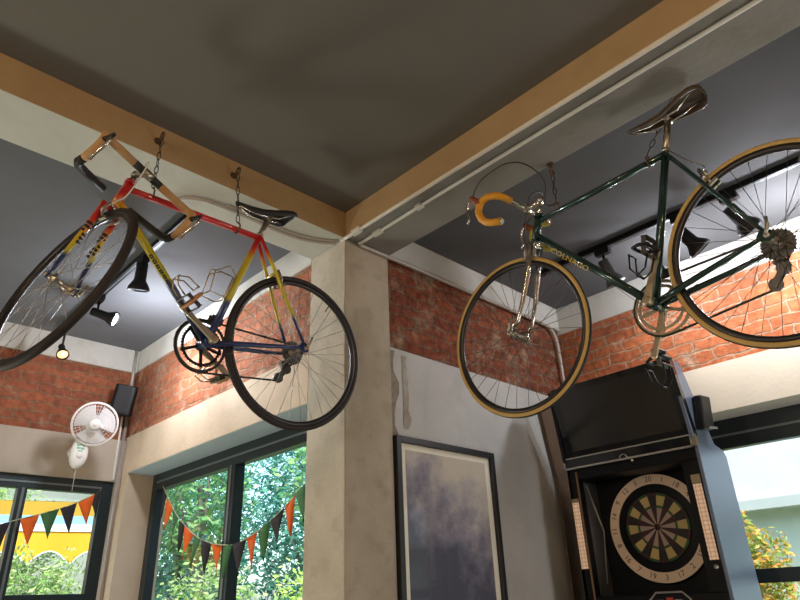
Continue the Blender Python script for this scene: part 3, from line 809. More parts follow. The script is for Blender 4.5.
    sp2.tube([sc + sdir * .004, sc + sdir * .016], .0165, 14)
    sp2.build('seat_post', cm['post'], root)
    sd = MB()
    ax = (tail - nose); Ls = ax.length; ax.normalize(); up_ = V((0, 1, 0)).cross(ax).normalized()
    if up_.z < 0: up_ = -up_
    secs = [(0.0, .006, .010), (.02, .017, .020), (.07, .0205, .030), (.13, .027, .036), (.18, .046, .038), (.22, .062, .038), (.255, .068, .040), (.278, .060, .038), (.290, .035, .026)]
    vs = []; nn_ = 16
    for t, w_, h_ in secs:
        t = t / .290 * Ls
        dip = -.010 * math.sin(PI * min(1, t / (Ls * .85)))
        for j in range(nn_):
            a = PI * j / (nn_ - 1)
            vs.append(nose + ax * t + V((0, w_ * math.cos(a), 0)) + up_ * (dip + h_ * (math.sin(a) ** .55) - h_))
    k_ = len(secs)
    fs = []
    for i in range(k_ - 1):
        for j in range(nn_ - 1):
            fs.append((i * nn_ + j, i * nn_ + j + 1, (i + 1) * nn_ + j + 1, (i + 1) * nn_ + j))
    fs.append(tuple(range(nn_))); fs.append(tuple(reversed(range((k_ - 1) * nn_, k_ * nn_))))
    sd.add(vs, fs, 0, True)
    sdl = sd.build('saddle', cm['saddle'], root)
    so = sdl.modifiers.new('thick', 'SOLIDIFY'); so.thickness = .004
    rl = MB()
    for s_ in (-1, 1):
        rl.tube([nose + ax * .016 + V((0, s_ * .004, 0)) + up_ * (-.018), nose + ax * .08 + V((0, s_ * .018, 0)) + up_ * (-.046), nose + ax * .14 + V((0, s_ * .021, 0)) + up_ * (-.050), nose + ax * .20 + V((0, s_ * .022, 0)) + up_ * (-.048), nose + ax * (Ls - .03) + V((0, s_ * .040, 0)) + up_ * (-.024)], .0036, 8)
    rl.build('saddle_rail', M['chrome'], sdl)
    # --- stem and handlebar
    h, e_, bp = c['stem_h'], c['stem_e'], c['bp']
    base = ht + HX * h; clamp = base + V((e_, 0, 0))
    sm = MB()
    sm.tube([S(ht - HX * .01), S(base)], .0115, 12)
    sm.tube([S(base + HX * c.get('quill', .012)), S(base - HX * .012)], .0150, 12)
    sm.tube([S(base), S(clamp)], [.0130, .0115], 12)
    sm.tube([S(clamp + V((0, -.020, 0))), S(clamp + V((0, .020, 0)))], .0175, 14)
    sm.build('stem', cm['stem'], root)
    hw, reach, drop = c['hw'], c['reach'], c['drop']; din = c.get('din', 0)
    cb, sb_ = math.cos(bp), math.sin(bp)
    def BP(x, y, z):
        return S(clamp + V((x * cb + z * sb_, y, -x * sb_ + z * cb)))
    def side(s_):
        raw = [(0, .0, 0), (0, .3 * hw, 0), (0, .6 * hw, 0), (.001, .80 * hw, 0), (.010, .92 * hw, 0), (.028, .985 * hw, 0), (reach * .62, hw, -.001), (reach * .86, hw, -.012), (reach * 1.0, hw, -.034), (reach * 1.03, hw, -.058), (reach * .97, hw, -drop * .60), (reach * .80, hw, -drop * .80), (reach * .52, hw, -drop * .95), (reach * .2, hw - .08 * din, -drop * 1.0), (-.03, hw - .45 * din, -drop * 1.01), (-c['dend'], hw - din, -drop * 1.02)]
        return [BP(x, s_ * y, z) for x, y, z in raw]
    hbm = MB()
    a_, b2 = side(1), side(-1)
    hbm.tube(list(reversed(b2)) + a_[1:], .0118, 12)
    bar = hbm.build('handlebar', cm['bar'], root)
    for s_ in (1, -1):
        pts = side(s_)
        for (i0, i1, mk) in c['tape'][s_]:
            MB().tube(pts[i0:i1 + 1], .0152, 12).build('bar_tape', mk, bar)
        # brake lever: hood, lever blade
        hd = BP(reach * 1.0, s_ * hw, -.020); o1 = BP(reach * 1.0 + .055, s_ * hw, .010)
        lv = MB()
        hk_ = c.get('hood_k', 1.0)
        lv.tube([BP(reach * .90, s_ * hw, -.026), BP(reach * 1.05 + .02, s_ * hw, -.010), o1], [.0165 * (.5 + .5 * hk_), .0150 * hk_, .0120 * hk_], 10)
        bl = lv.build('brake_lever', cm['hood'], bar)
        lb = MB()
        q = [BP(reach + .052, s_ * hw, .004), BP(reach + .070, s_ * hw, -.020), BP(reach + .066, s_ * hw, -.055), BP(reach + .050, s_ * hw, -.085), BP(reach + .056, s_ * hw, -.108)]
        lb.tube(q, [.0050, .0065, .0060, .0055, .0062], 8)
        lb.build('lever_blade', M['chrome'], bl)
    # --- cables
    for pts, mk, r_ in c['cables'](S, BP, hw, reach, drop, hb, ht, HX, sc, rh, br, crown):
        # smooth by Catmull-Rom
        P_ = [V(p) for p in pts]; sm_ = []
        for i in range(len(P_) - 1):
            p0 = P_[max(0, i - 1)]; p1 = P_[i]; p2 = P_[i + 1]; p3 = P_[min(len(P_) - 1, i + 2)]
            for k in range(8):
                t = k / 8
                sm_.append(0.5 * ((2 * p1) + (p2 - p0) * t + (2 * p0 - 5 * p1 + 4 * p2 - p3) * t * t + (3 * p1 - p0 - 3 * p2 + p3) * t ** 3))
        sm_.append(P_[-1])
        MB().tube(sm_, r_, 6).build('cable', mk, root)
    if c.get('cage'):
        # wire bottle cage on the front of the seat tube
        tdir = sc.normalized(); fw_ = V((tdir.z, 0, -tdir.x))
        g = MB()
        b0 = tdir * .20 + fw_ * .018
        for s_ in (-1, 1):
            g.tube([b0 + V((0, s_ * .010, 0)), b0 + tdir * .12 + V((0, s_ * .012, 0))], .0028, 6)
            g.tube([b0 + V((0, s_ * .010, 0)), b0 + fw_ * .015 + V((0, s_ * .038, 0)) - tdir * .010, b0 + fw_ * .075 + V((0, s_ * .036, 0)) - tdir * .02, b0 + fw_ * .090 + tdir * .075 + V((0, s_ * .030, 0)), b0 + fw_ * .050 + tdir * .125 + V((0, s_ * .040, 0)), b0 + fw_ * .004 + tdir * .12 + V((0, s_ * .012, 0))], .0028, 6)
        g.tube([b0 + fw_ * .090 + tdir * .075 + V((0, -.030, 0)), b0 + fw_ * .098 + tdir * .085, b0 + fw_ * .090 + tdir * .075 + V((0, .030, 0))], .0028, 6)
        g.tube([b0 + fw_ * .075 + V((0, -.036, 0)) - tdir * .02, b0 + fw_ * .080 - tdir * .025, b0 + fw_ * .075 + V((0, .036, 0)) - tdir * .02], .0028, 6)
        g.build('bottle_cage', M['alloy_tan'], root)
    if c.get('pump'):
        pass
    return root, S

def left_cables(S, BP, hw, reach, drop, hb, ht, HX, sc, rh, br, crown):
    out = []
    # pale housings drop from the bar to the front brake and back to the frame
    out.append(([BP(.012, -.035, .012), BP(.02, -.03, .03), S(crown + V((.045, -.004, .075))), S(crown + V((.040, -.016, .03))), S(crown + V((.030, -.02, .010)))], M['cable_white'], .0028))
    out.append(([hb + V((-.02, .018, -.04)), hb * .55 + V((0, .018, 0)), V((0, .016, -.02)), V((-.2, .03, .01)), rh + V((.03, -.05, -.04))], M['steel'], .0012))
    return out

def right_cables(S, BP, hw, reach, drop, hb, ht, HX, sc, rh, br, crown):
    out = []
    # brown housing loops high from the left lever, over the bar and back down to the head
    out.append(([BP(reach + .045, hw, .018), BP(reach + .01, hw * 1.0, .085), BP(reach * .2, hw * .8, .155), BP(-.04, hw * .45, .165), BP(-.10, hw * .15, .10), ht + V((-.055, .016, .03)), ht + V((-.12, .014, .012))], M['cable_brown'], .0030))
    out.append(([BP(reach + .045, -hw, .018), BP(reach * .6, -hw * .95, .09), BP(.02, -hw * .6, .12), BP(.015, -hw * .15, .06), S(crown + V((.05, -.006, .06))), S(crown + V((.034, -.02, .012)))], M['cable_brown'], .0030))
    out.append(([sc + V((-.012, .012, .004)), sc.lerp(br, .5) + V((-.028, .012, .004)), br + V((-.03, .006, .04)), br + V((-.026, .02, .02))], M['chrome'], .0022))
    out.append(([hb + V((-.02, -.018, -.03)), hb * .5 + V((0, -.018, 0)), V((0, -.012, -.022)), V((-.2, -.036, .01)), rh + V((.07, -.052, -.01)), rh + V((.045, -.06, -.045))], M['steel'], .0013))
    return out

sa73 = math.radians(73)
LC = dict(M=((-0.99969, -0.01521, 0.01993), (0.01361, -0.99686, -0.07805), (0.02106, -0.07775, 0.99675)), T=(-0.7103, -0.0309, 2.3847),
    label='red, yellow and blue road bicycle with front wheel turned, hung below the left beam',
    rhx=-.4094, sc=(-.5548 * math.cos(sa73), 0, .5548 * math.sin(sa73)), ht=(-.5548 * math.cos(sa73) + .5713, 0, .5548 * math.sin(sa73)), htl=.1059, wb=.975, steer=1.7967,
    crank=30, ring=.108, pedal_dir=(0.6, -0.4), nose=(-.030, 0, .655), tail=(-.312, 0, .708), stem_h=.05, stem_e=.11, bp=.22, hw=.205, reach=.082, drop=.14, dend=.07, din=.145, hood_k=.55, tw_=.0132,
    blocks=True, fork_marks=True, cage=True, cables=left_cables,
    tape={1: [(0, 1, M['tape_black']), (1, 11, M['tape_tan']), (11, 15, M['tape_black'])], -1: [(0, 1, M['tape_black']), (1, 11, M['tape_tan']), (11, 15, M['tape_black'])]},
    mats=dict(frame=M['rainbow'], fork=M['rainbow_fork'], letter=M['lettering_dark'], rim=M['rim_dark'], tire=[M['tyre_brown'], M['tyre_brown']], metal=M['alloy'], spoke=M['spoke'], cassette=M['steel'], ring=M['steel'], ring2=M['black'], crank=M['alloy_tan'], pedal=M['steel'], clip=M['alloy_tan'], strap=M['strap'], derail=M['steel'], brake=M['alloy'], post=M['alloy'], saddle=M['leather_black'], stem=M['alloy'], bar=M['alloy_tan'], hood=M['tape_black']))
bikeL, SL = bicycle(LC)
RC = dict(M=((0.0176, -0.99883, -0.04507), (0.99979, 0.01804, -0.00942), (0.01022, -0.04489, 0.99894)), T=(0.2749, -1.3640, 2.3565),
    label='dark green road bicycle with orange bar tape and tan tires, hung below the right beam',
    rhx=-.4094, sc=(-.569 * math.cos(sa73), 0, .569 * math.sin(sa73)), ht=(-.569 * math.cos(sa73) + .5691, 0, .569 * math.sin(sa73)), htl=.1004, wb=.9974, steer=0.0,
    crank=117, ring=.104, pedal_dir=(-1.35, -1.75), nose=(-.050, 0, .712), tail=(-.345, 0, .730), stem_h=.07, stem_e=.07, bp=-.30, hw=.19, reach=.10, drop=.12, dend=.035, tw_=.0125,
    quill=.024, text='COLNAGO', tsize=.032, tpos=.34, tw=1.30, tphi=-.30, cables=right_cables,
    tape={1: [(2, 14, M['tape_orange'])], -1: [(4, 14, M['yellow_rubber'])]},
    mats=dict(frame=M['green'], fork=M['chrome'], letter=M['lettering_gold'], rim=M['rim_dark'], tire=[M['black_matte'], M['tyre_tan']], metal=M['alloy'], spoke=M['steel'], cassette=M['steel'], ring=M['alloy_tan'], ring2=M['alloy_tan'], crank=M['alloy_tan'], pedal=M['steel'], clip=M['black'], strap=M['black'], derail=M['steel'], brake=M['alloy'], post=M['alloy'], saddle=M['leather_brown'], stem=M['chrome'], bar=M['chrome'], hood=M['hood_red']))
bikeR, SR = bicycle(RC)

# ---- hooks that carry the bicycles
def bikeW(c, p):
    return V(c['T']) + (Matrix(c['M']) * 0.993) @ V(p)
def hook(bolt, nrm, low, label):
    o = empty('hanging_hook', bolt, label, 'hook', 'hooks carrying the bicycles')
    loc = lambda p: V(p) - V(bolt)
    mb = MB(); n = V(nrm)
    mb.tube([loc(bolt) - n * .0, loc(bolt) + n * .03], .0055, 8)
    mb.tube([loc(bolt), loc(bolt) + n * .004], .016, 14)
    c0 = loc(bolt) + n * .044
    u_ = n; w_ = V((0, 0, 1)) if abs(n.z) < .5 else V((1, 0, 0))
    mb.tube([c0 + (u_ * math.cos(2 * PI * k / 16) + w_ * math.sin(2 * PI * k / 16)) * .016 for k in range(16)], .0048, 8, closed=True)
    mb.build('eye_bolt', M['rust'], o)
    # chain of links from the eye to the tube, closed round it with a hook
    a = c0 - V((0, 0, .016)); b_ = loc(low) + V((0, 0, .030))
    d = b_ - a; nl = max(3, int(d.length / .034)); t = d.normalized(); s1 = t.orthogonal().normalized(); s2 = t.cross(s1)
    cb = MB()
    for k in range(nl):
        cc = a + d * ((k + .5) / nl); s_ = s1 if k % 2 else s2
        cb.tube([cc + t * (.021 * math.cos(q)) * (d.length / nl / .034) + s_ * (.0075 * math.sin(q)) for q in [2 * PI * j / 12 for j in range(12)]], .0020, 6, closed=True)
    cb.build('chain', M['steel'], o)
    hk = MB(); lc = loc(low)
    axd = V((1, 0, 0)) if abs(n.y) > .5 else V((0, 1, 0))
    pd = axd.cross(V((0, 0, 1)))
    hk.tube([lc + V((0, 0, .030))] + [lc + (pd * math.sin(q) + V((0, 0, 1)) * math.cos(q)) * .022 for q in [PI * (.0 + .13 * j) for j in range(1, 14)]], .0035, 8)
    hk.build('hook', M['rust'], o)
    return o
pL1 = bikeW(LC, (.318, 0, LC['sc'][2])); pL2 = bikeW(LC, (-.055, 0, LC['sc'][2]))
hook((at(162.5, 136, 'y', -.045).x, 0, at(162.5, 136, 'y', -.045).z), (0, -1, 0), pL1, 'rusty eye bolt and chain over the front of the red bicycle top tube')
hook((at(238.5, 171, 'y', -.045).x, 0, at(238.5, 171, 'y', -.045).z), (0, -1, 0), pL2, 'rusty eye bolt and chain just ahead of the black saddle')
pR1 = bikeW(RC, (.305, 0, RC['sc'][2])); pR2 = bikeW(RC, (-.10, 0, RC['sc'][2]))
hook((.285, -1.052, ZB), (0, 0, -1), pR1, 'eye bolt and chain over the front of the green bicycle top tube')
hook((WX, -1.59, 3.20), (1, 0, 0), pR2, 'eye bolt and chain under the nose of the brown saddle')

# ================================================================== PIPES AND CABLES ON THE STRUCTURE
def smooth(pts, n=8):
    P_ = [V(p) for p in pts]; out = []
    for i in range(len(P_) - 1):
        p0 = P_[max(0, i - 1)]; p1 = P_[i]; p2 = P_[i + 1]; p3 = P_[min(len(P_) - 1, i + 2)]
        for k in range(n):
            t = k / n
            out.append(0.5 * ((2 * p1) + (p2 - p0) * t + (2 * p0 - 5 * p1 + 4 * p2 - p3) * t * t + (3 * p1 - p0 - 3 * p2 + p3) * t ** 3))
    return out + [P_[-1]]
def conduit(pts, r_, mat, label, straight=False, clips=()):
    pts = [V(p) for p in pts]
    o = empty('conduit', pts[0], label, 'conduit')
    q = [p - pts[0] for p in (pts if straight else smooth(pts))]
    MB().tube(q, r_, 10).build('pipe', mat, o)
    for c_, ax_ in clips:
        MB().obox(V(c_) - pts[0], *ax_).build('clip', mat, o)
    return o
conduit([(-.012, .02, 3.138), (-.008, -.05, 3.138), (-.006, -3.2, 3.138)], .0095, M['conduit_white'], 'white pipe along the lower inner edge of the right beam', True,
        [((-.008, -.10, 3.138), ((.013, 0, 0), (0, .03, 0), (0, 0, .012)))])
conduit([(.075, -.02, 3.136), (.080, -.06, 3.137), (.078, -.16, 3.137), (.070, -1.0, 3.137), (.070, -3.2, 3.137)], .0085, M['conduit_white'], 'pale pipe along the underside of the right beam', False,
        [((.078, -.16, 3.138), ((.013, 0, 0), (0, .03, 0), (0, 0, .010))), ((.074, -.46, 3.138), ((.013, 0, 0), (0, .02, 0), (0, 0, .010)))])
conduit([(.085, -.014, 3.132), (.2, -.014, 3.134), (.32, -.010, 3.138), (.5, -.008, 3.142), (1.2, -.006, 3.142), (1.72, -.006, 3.142), (1.82, -.007, 3.12), (1.865, -.008, 3.05), (1.875, -.008, 2.9), (1.885, -.008, 2.4), (1.885, -.008, 1.2)], .011, M['conduit_grey'], 'long pipe across the top of the picture wall bending down into the far corner')
conduit([(-.02, .05, 3.132), (-.10, .105, 3.134), (-.25, .145, 3.135), (-.53, .135, 3.135), (-.70, .14, 3.135), (-.79, .19, 3.135), (-.80, .26, 3.136)], .0085, M['conduit_grey'], 'bent pipe on the underside of the left beam above the black saddle')
conduit([(-.02, .035, 3.140), (-.10, .085, 3.140), (-.25, .125, 3.140), (-.45, .118, 3.140), (-.56, .117, 3.140), (-.60, .117, 3.140)], .006, M['conduit_grey'], 'thin pipe curving beside the bent pipe under the left beam')
conduit([(-.028, YA - .012, 3.28), (-.028, YA - .012, 2.95)], .012, M['conduit_grey'], 'short pipe in the left corner above the black loudspeaker', True)
conduit([(-.026, YA - .011, 2.78), (-.026, YA - .011, 0.0)], .011, M['conduit_grey'], 'pipe in the left corner below the black loudspeaker', True)
conduit([(-.058, YA - .010, 2.76), (-.056, YA - .010, 2.4), (-.053, YA - .010, 2.31)], .0075, M['conduit_white'], 'thin pale pipe beside the corner pipe right of the fan')

# ================================================================== TRACK LIGHTS
def track(name_label, x, y0, y1, zc):
    o = empty('track_rail', (x, (y0 + y1) / 2, zc), name_label, 'track light rail')
    h = (y1 - y0) / 2
    MB().box((-.018, -h, -.034), (.018, h, -.004)).build('rail', M['black'], o, .003)
    MB().box((-.003, -h + .03, -.0352), (.003, h - .03, -.0341)).build('slot', M['alu_edge'], o)
    for s_ in (-1, 1):
        MB().box((-.020, s_ * h - .02, -.036), (.020, s_ * h + .02, -.003)).build('end_cap', M['black'], o)
    return o
track('black track light rail on the ceiling behind the red and yellow bicycle', -.615, .45, 2.30, ZL)
track('black track light rail on the ceiling above the brick wall at right', 1.36, -3.0, -.28, ZR)
def spot(base, aim, label, lens, neck=.05, bulb=False, hs=1.0, blen=.095):
    o = empty('track_spotlight', base, label, 'spotlight', 'spotlights on the ceiling tracks')
    MB().box((-.020, -.045, -.072), (.020, .045, -.034)).build('adapter', M['black'], o, .004)
    d = (V(aim)).normalized()
    piv = V((0, 0, -.072 - neck))
    arm = MB().tube([(0, 0, -.070), piv], .0075, 8)
    arm.lathe(piv, d.orthogonal(), [(-.024, .016), (.024, .016)], 14)
    arm.build('arm', M['black'], o)
    hd = MB().lathe(piv - d * .035, d, [(0, .026 * hs), (.004, .030 * hs), (blen, .032 * hs), (blen + .012, .038 * hs), (blen + .042, .056 * hs), (blen + .062, .060 * hs), (blen + .062, .053 * hs), (blen + .050, .050 * hs)], 24)
    h_ = hd.build('lamp_head', M['black'] if not bulb else M['steel'], o)
    MB().lathe(piv - d * .035, d, [(blen + .049, .0505 * hs), (blen + .056, .035 * hs), (blen + .059, .0)], 24).build('lens', lens, h_)
    return o, V(base) + piv + d * .10, d
lamps = []
s1 = spot((-.615, 1.03, ZL), (.10, .30, -1.0), 'unlit black spotlight pointing down beside the yellow down tube', M['lamp_grey'], .03, hs=1.0)
s2 = spot((-.615, 1.66, ZL), (1.0, -.62, -.42), 'lit spotlight with a bright white lens behind the turned front wheel', M['lamp_on'], .075, hs=.85)
s3 = spot((-.640, 2.16, ZL), (.0, -.62, -.75), 'small spotlight glowing orange near the back brick wall', M['lamp_warm'], .165, hs=.66, blen=.05)
s4 = spot((1.36, -.70, ZR), (.45, -.15, -.85), 'spotlight with a pale glass face nearest the center wall on the right track', M['lamp_grey'], .07, bulb=True)
s5 = spot((1.36, -1.16, ZR), (.42, -.42, -.80), 'black spotlight in the middle of the right track inside the rear wheel', M['black'], .075, hs=1.1)
s6 = spot((1.36, -1.42, ZR), (.62, -.30, -.72), 'black spotlight beside the rear hub of the green bicycle', M['black'], .065, hs=1.1)
def spotlamp(name, loc, d, energy, col, ang=80, blend=.7, size=.03):
    l = bpy.data.lights.new(name, 'SPOT'); l.energy = energy; l.color = col; l.spot_size = math.radians(ang); l.spot_blend = blend; l.shadow_soft_size = size
    o = bpy.data.objects.new(name, l); COL.objects.link(o); o.location = loc
    o.rotation_euler = V(d).to_track_quat('-Z', 'Y').to_euler()
    return o
spotlamp('lamp_cool', s2[1] + s2[2] * .03, (V((-.0, .2, 2.55)) - s2[1]), 55, (.80, .90, 1.0), 62)
spotlamp('lamp_warm', s3[1] + s3[2] * .03, s3[2], 6, (1.0, .62, .25), 120)
spotlamp('lamp_wall_a', s4[1] + s4[2] * .03, (.75, .1, -.75), 12, (1.0, .86, .68), 100)
spotlamp('lamp_wall_b', s5[1] + s5[2] * .06, (.8, -.2, -.7), 13, (1.0, .86, .68), 100)
spotlamp('lamp_wall_c', s6[1] + s6[2] * .03, (.8, -.3, -.6), 13, (1.0, .86, .68), 100)

# ================================================================== WALL FAN
fc = at(95, 424, 'y', 2.13)
fan = empty('wall_fan', (fc.x - .04, YA, fc.z - .12), 'white wall fan with round guard and hanging pull cord on the back wall', 'fan')
fo = V(fan.location)
fd_ = V((-.28, -1.0, -.30)).normalized()
c0 = fc - fo
e1 = fd_.cross(V((0, 0, 1))).normalized(); e2 = e1.cross(fd_)
gd = MB()
R_ = .136
def circ(cc, r_, n=48):
    return [cc + (e1 * math.cos(2 * PI * k / n) + e2 * math.sin(2 * PI * k / n)) * r_ for k in range(n)]
gd.tube(circ(c0, R_), .0075, 8, closed=True)
for r_, off in ((.115, .022), (.092, .034), (.070, .041), (.05, .046)):
    gd.tube(circ(c0 + fd_ * off, r_), .0011, 5, closed=True)
for k in range(40):
    a = 2 * PI * k / 40; dd = e1 * math.cos(a) + e2 * math.sin(a)
    gd.tube([c0 + dd * R_, c0 + dd * .125 + fd_ * .024, c0 + dd * .08 + fd_ * .040, c0 + dd * .035 + fd_ * .047], .0009, 4, caps=False)
    gd.tube([c0 + dd * R_, c0 + dd * .13 - fd_ * .035, c0 + dd * .05 - fd_ * .055], .0009, 4, caps=False)
guard = gd.build('guard', M['fan_white'], fan)
MB().lathe(c0 + fd_ * .040, fd_, [(0, .034), (.008, .034), (.012, .028), (.013, .012), (.016, .010), (.017, 0)], 28).build('center_badge', M['fan_white'], guard)
bl = MB()
for k in range(3):
    a0 = 2 * PI * k / 3 + .62
    vs = []
    for i in range(7):
        t = i / 6; r_ = .03 + .094 * t; wa = 1.34 * (1 - .06 * t)
        for j in range(6):
            a = a0 + (j / 5 - .5) * wa * 1.3
            vs.append(c0 + (e1 * math.cos(a) + e2 * math.sin(a)) * r_ + fd_ * ((j / 5 - .5) * .035))
    bl.add(vs, [(i * 6 + j, i * 6 + j + 1, (i + 1) * 6 + j + 1, (i + 1) * 6 + j) for i in range(6) for j in range(5)], 0, True)
bl.lathe(c0 - fd_ * .02, fd_, [(0, .035), (.035, .035), (.045, .02), (.047, 0)], 20)
bl.build('blades', M['fan_blade'], fan)
mt = MB().lathe(c0 - fd_ * .155, fd_, [(0, .02), (.01, .045), (.05, .058), (.095, .055), (.105, .03)], 24)
mt.build('motor', M['fan_white'], fan)
# control housing: tapered oval below the guard
hc = at(79, 451.5, 'y', 2.22) - fo
hax = (c0 - fd_ * .06 - hc); hax = V((.03, .04, 1)).normalized()
hn = V((-.15, -1, -.12)); hn = (hn - hax * hn.dot(hax)).normalized(); hs_ = hax.cross(hn)
vs = []; n = 20
for kk, (dz, sc_) in enumerate(((-.045, .72), (-.030, .95), (.02, 1.0), (.034, .90), (.040, .6))):
    for j in range(n):
        a = 2 * PI * j / n
        x_ = .052 * math.cos(a) * (1 + .18 * (-math.sin(a))) ; y_ = .112 * math.sin(a)
        vs.append(hc + hs_ * x_ * sc_ + hax * y_ * sc_ + hn * dz)
hm = MB(); fs = [tuple(reversed(range(n))), tuple(range(4 * n, 5 * n))]
for i in range(4):
    for j in range(n):
        fs.append((i * n + j, i * n + (j + 1) % n, (i + 1) * n + (j + 1) % n, (i + 1) * n + j))
hm.add(vs, fs, 0, True)
hsg = hm.build('control_housing', M['fan_white'], fan)
lg = MB()
for i, (x_, y_, w_, h_) in enumerate(((-.018, .030, .008, .007), (.0, .034, .009, .006), (.017, .030, .007, .007), (-.012, .012, .012, .006), (.012, .010, .010, .007), (.0, -.006, .014, .004))):
    lg.obox(hc + hs_ * x_ + hax * (y_) + hn * .0395, hs_ * w_, hn * .0012, hax * h_)
lg.build('green_print', M['fan_green'], hsg)
MB().lathe(hc + hax * -.034 + hn * .036, hn, [(0, .017), (.008, .017), (.011, .012), (.012, 0)], 20).build('knob', M['fan_white'], hsg)
nk = MB()
nk.tube([hc + hax * .07 - hn * .01, c0 - fd_ * .11 - e2 * .02, c0 - fd_ * .12], [.026, .024, .03], 12)
nk.tube([hc - hn * .02, V((hc.x + .06, -.03, hc.z + .05)), V((hc.x + .06, 0, hc.z + .05))], [.028, .030, .045], 14)
nk.build('bracket', M['fan_white'], fan)
MB().tube([hc - hax * .09 + hn * .01, hc - hax * .09 + hn * .012 + V((0, 0, -.16))], .0016, 6).build('pull_cord', M['cable_white'], fan)

# ================================================================== LOUDSPEAKER IN THE LEFT CORNER
sp0 = V((-.115, 2.36, 2.84))
spk = empty('loudspeaker', sp0, 'small black loudspeaker mounted high in the corner right of the fan', 'loudspeaker')
rotm = Matrix.Rotation(math.radians(-16), 3, 'Z') @ Matrix.Rotation(math.radians(6), 3, 'Y') @ Matrix.Rotation(math.radians(12), 3, 'X')
rb = lambda p: rotm @ V(p)
MB().prism([rb(p) for p in ((-.072, .055, -.105), (-.082, -.035, -.105), (-.066, -.06, -.105), (.055, -.06, -.105), (.072, -.03, -.105), (.07, .055, -.105))], rb((0, 0, .21))).build('cabinet', M['black'], spk, .008)
MB().prism([rb(p) for p in ((-.060, -.0625, -.090), (.030, -.0625, -.090), (.030, -.0625, .092), (-.060, -.0625, .092))], rb((0, -.004, 0))).build('grille', M['black_matte'], spk)
MB().box((-.02, .04, -.03), (.03, YA - 2.36, .03)).tube([(.03, .03, -.09), (.06, .10, -.13), (.075, .145, -.16)], .005, 8).build('bracket', M['black'], spk)

# ================================================================== FRAMED PICTURE
pic = empty('framed_picture', (.70, .012, 1.70), 'tall framed purple print in a thin black frame on the center wall', 'picture')
x0, x1, z0, z1 = .300 - .70, 1.030 - .70, 1.13 - 1.70, 2.176 - 1.70
fw = .030
fm_ = MB()
for lo, hi in (((x0, z0), (x0 + fw, z1)), ((x1 - fw, z0), (x1, z1)), ((x0 + fw, z1 - fw), (x1 - fw, z1)), ((x0 + fw, z0), (x1 - fw, z0 + fw))):
    fm_.box((lo[0], -.032, lo[1]), (hi[0], -.001, hi[1]))
fm_.build('frame', M['frame_black'], pic, .002)
MB().box((x0 + fw, -.012, z0 + fw), (x1 - fw, -.006, z1 - fw)).build('mat_board', M['mat_cream'], pic)
art = MB().box((x0 + fw + .040, -.0136, z0 + fw + .05), (x1 - fw - .040, -.0122, z1 - fw - .03)).build('print', M['art'], pic)
MB().add([(x0 + fw, -.020, z0 + fw), (x1 - fw, -.020, z0 + fw), (x1 - fw, -.020, z1 - fw), (x0 + fw, -.020, z1 - fw)], [(0, 1, 2, 3)]).build('glazing', M['pic_glass'], pic)

# ================================================================== DART MACHINE
DX = 1.45; DY0, DY1 = -.195, -.925
dm = empty('dart_machine', (1.62, -.56, 0), 'tall black electronic dart machine with a screen above its round board', 'dart machine')
O = V((1.62, -.56, 0)); D = lambda x, y, z: V((x, y, z)) - O
side_prof = [(1.45, 0), (1.79, 0), (1.795, 2.085), (1.765, 2.115), (1.67, 2.135), (1.55, 2.36), (1.46, 2.53), (1.36, 2.53), (1.42, 2.14), (1.45, 2.10)]
def side_panel(y, th, mat):
    return MB().prism([D(x, y, z) for x, z in side_prof], (0, th, 0)).build('side_panel', mat, dm, .003)
side_panel(DY1, -.018, M['cab_side'])
side_panel(DY0 - .02, .018, M['cab_black'])
cbm = MB()
cbm.box(D(1.655, DY1, 0), D(1.79, DY0, 2.10))                 # back body with the board face
cbm.box(D(1.45, DY1, 0), D(1.655, DY0, 1.45))                 # lower front
cbm.box(D(1.45, DY1, 2.04), D(1.655, DY0, 2.10))                # lintel over the board
cbm.box(D(1.45, DY1, 1.45), D(1.52, DY1 + .082, 2.04))          # right front post
cbm.box(D(1.45, DY0 - .052, 1.45), D(1.52, DY0, 2.04))          # left front post
cbm.prism([D(x, DY1, z) for x, z in ((1.44, 2.10), (1.66, 2.10), (1.55, 2.34), (1.45, 2.51), (1.375, 2.51))], (0, DY0 - DY1, 0))
cbm.build('cabinet', M['cab_black'], dm, .003)
MB().box(D(1.4485, DY0 - .062, .3), D(1.452, DY0 - .052, 2.08)).build('lit_edge', M['edge_lit'], dm)  # brown strip stands in for light caught on the cabinet's left edge
MB().box(D(1.52, DY0 - .0535, 1.452), D(1.652, DY0 - .0515, 2.035)).build('inner_panel', pbr('inner_panel_sheen', (.16, .16, .16), .25, .4), dm)
# slanted reflector outline on the inner left wall
tri = [D(1.54, DY0 - .056, 2.02), D(1.652, DY0 - .056, 1.78), D(1.60, DY0 - .056, 1.51)]
MB().tube(tri, .004, 6).build('reflector_rim', M['silver'], dm)
# screen, tilted forward
t0 = V((1.34, 0, 2.535)); b0 = V((1.44, 0, 2.14))
upd = (t0 - b0).normalized(); nrm = V((-upd.z, 0, upd.x)); 
if nrm.x > 0: nrm = -nrm
cen = (t0 + b0) / 2 + V((0, (-.222 - .945) / 2, 0)) - O
hh = (t0 - b0).length / 2; hw_ = (.945 - .222) / 2
scn = MB().obox(cen - nrm * .02, upd * hh, V((0, hw_, 0)), nrm * .020).build('screen', M['black_gloss'], dm, .004)
MB().obox(cen + nrm * .0008, upd * (hh - .035), V((0, hw_ - .045, 0)), nrm * .001).build('display', M['screen'], scn)
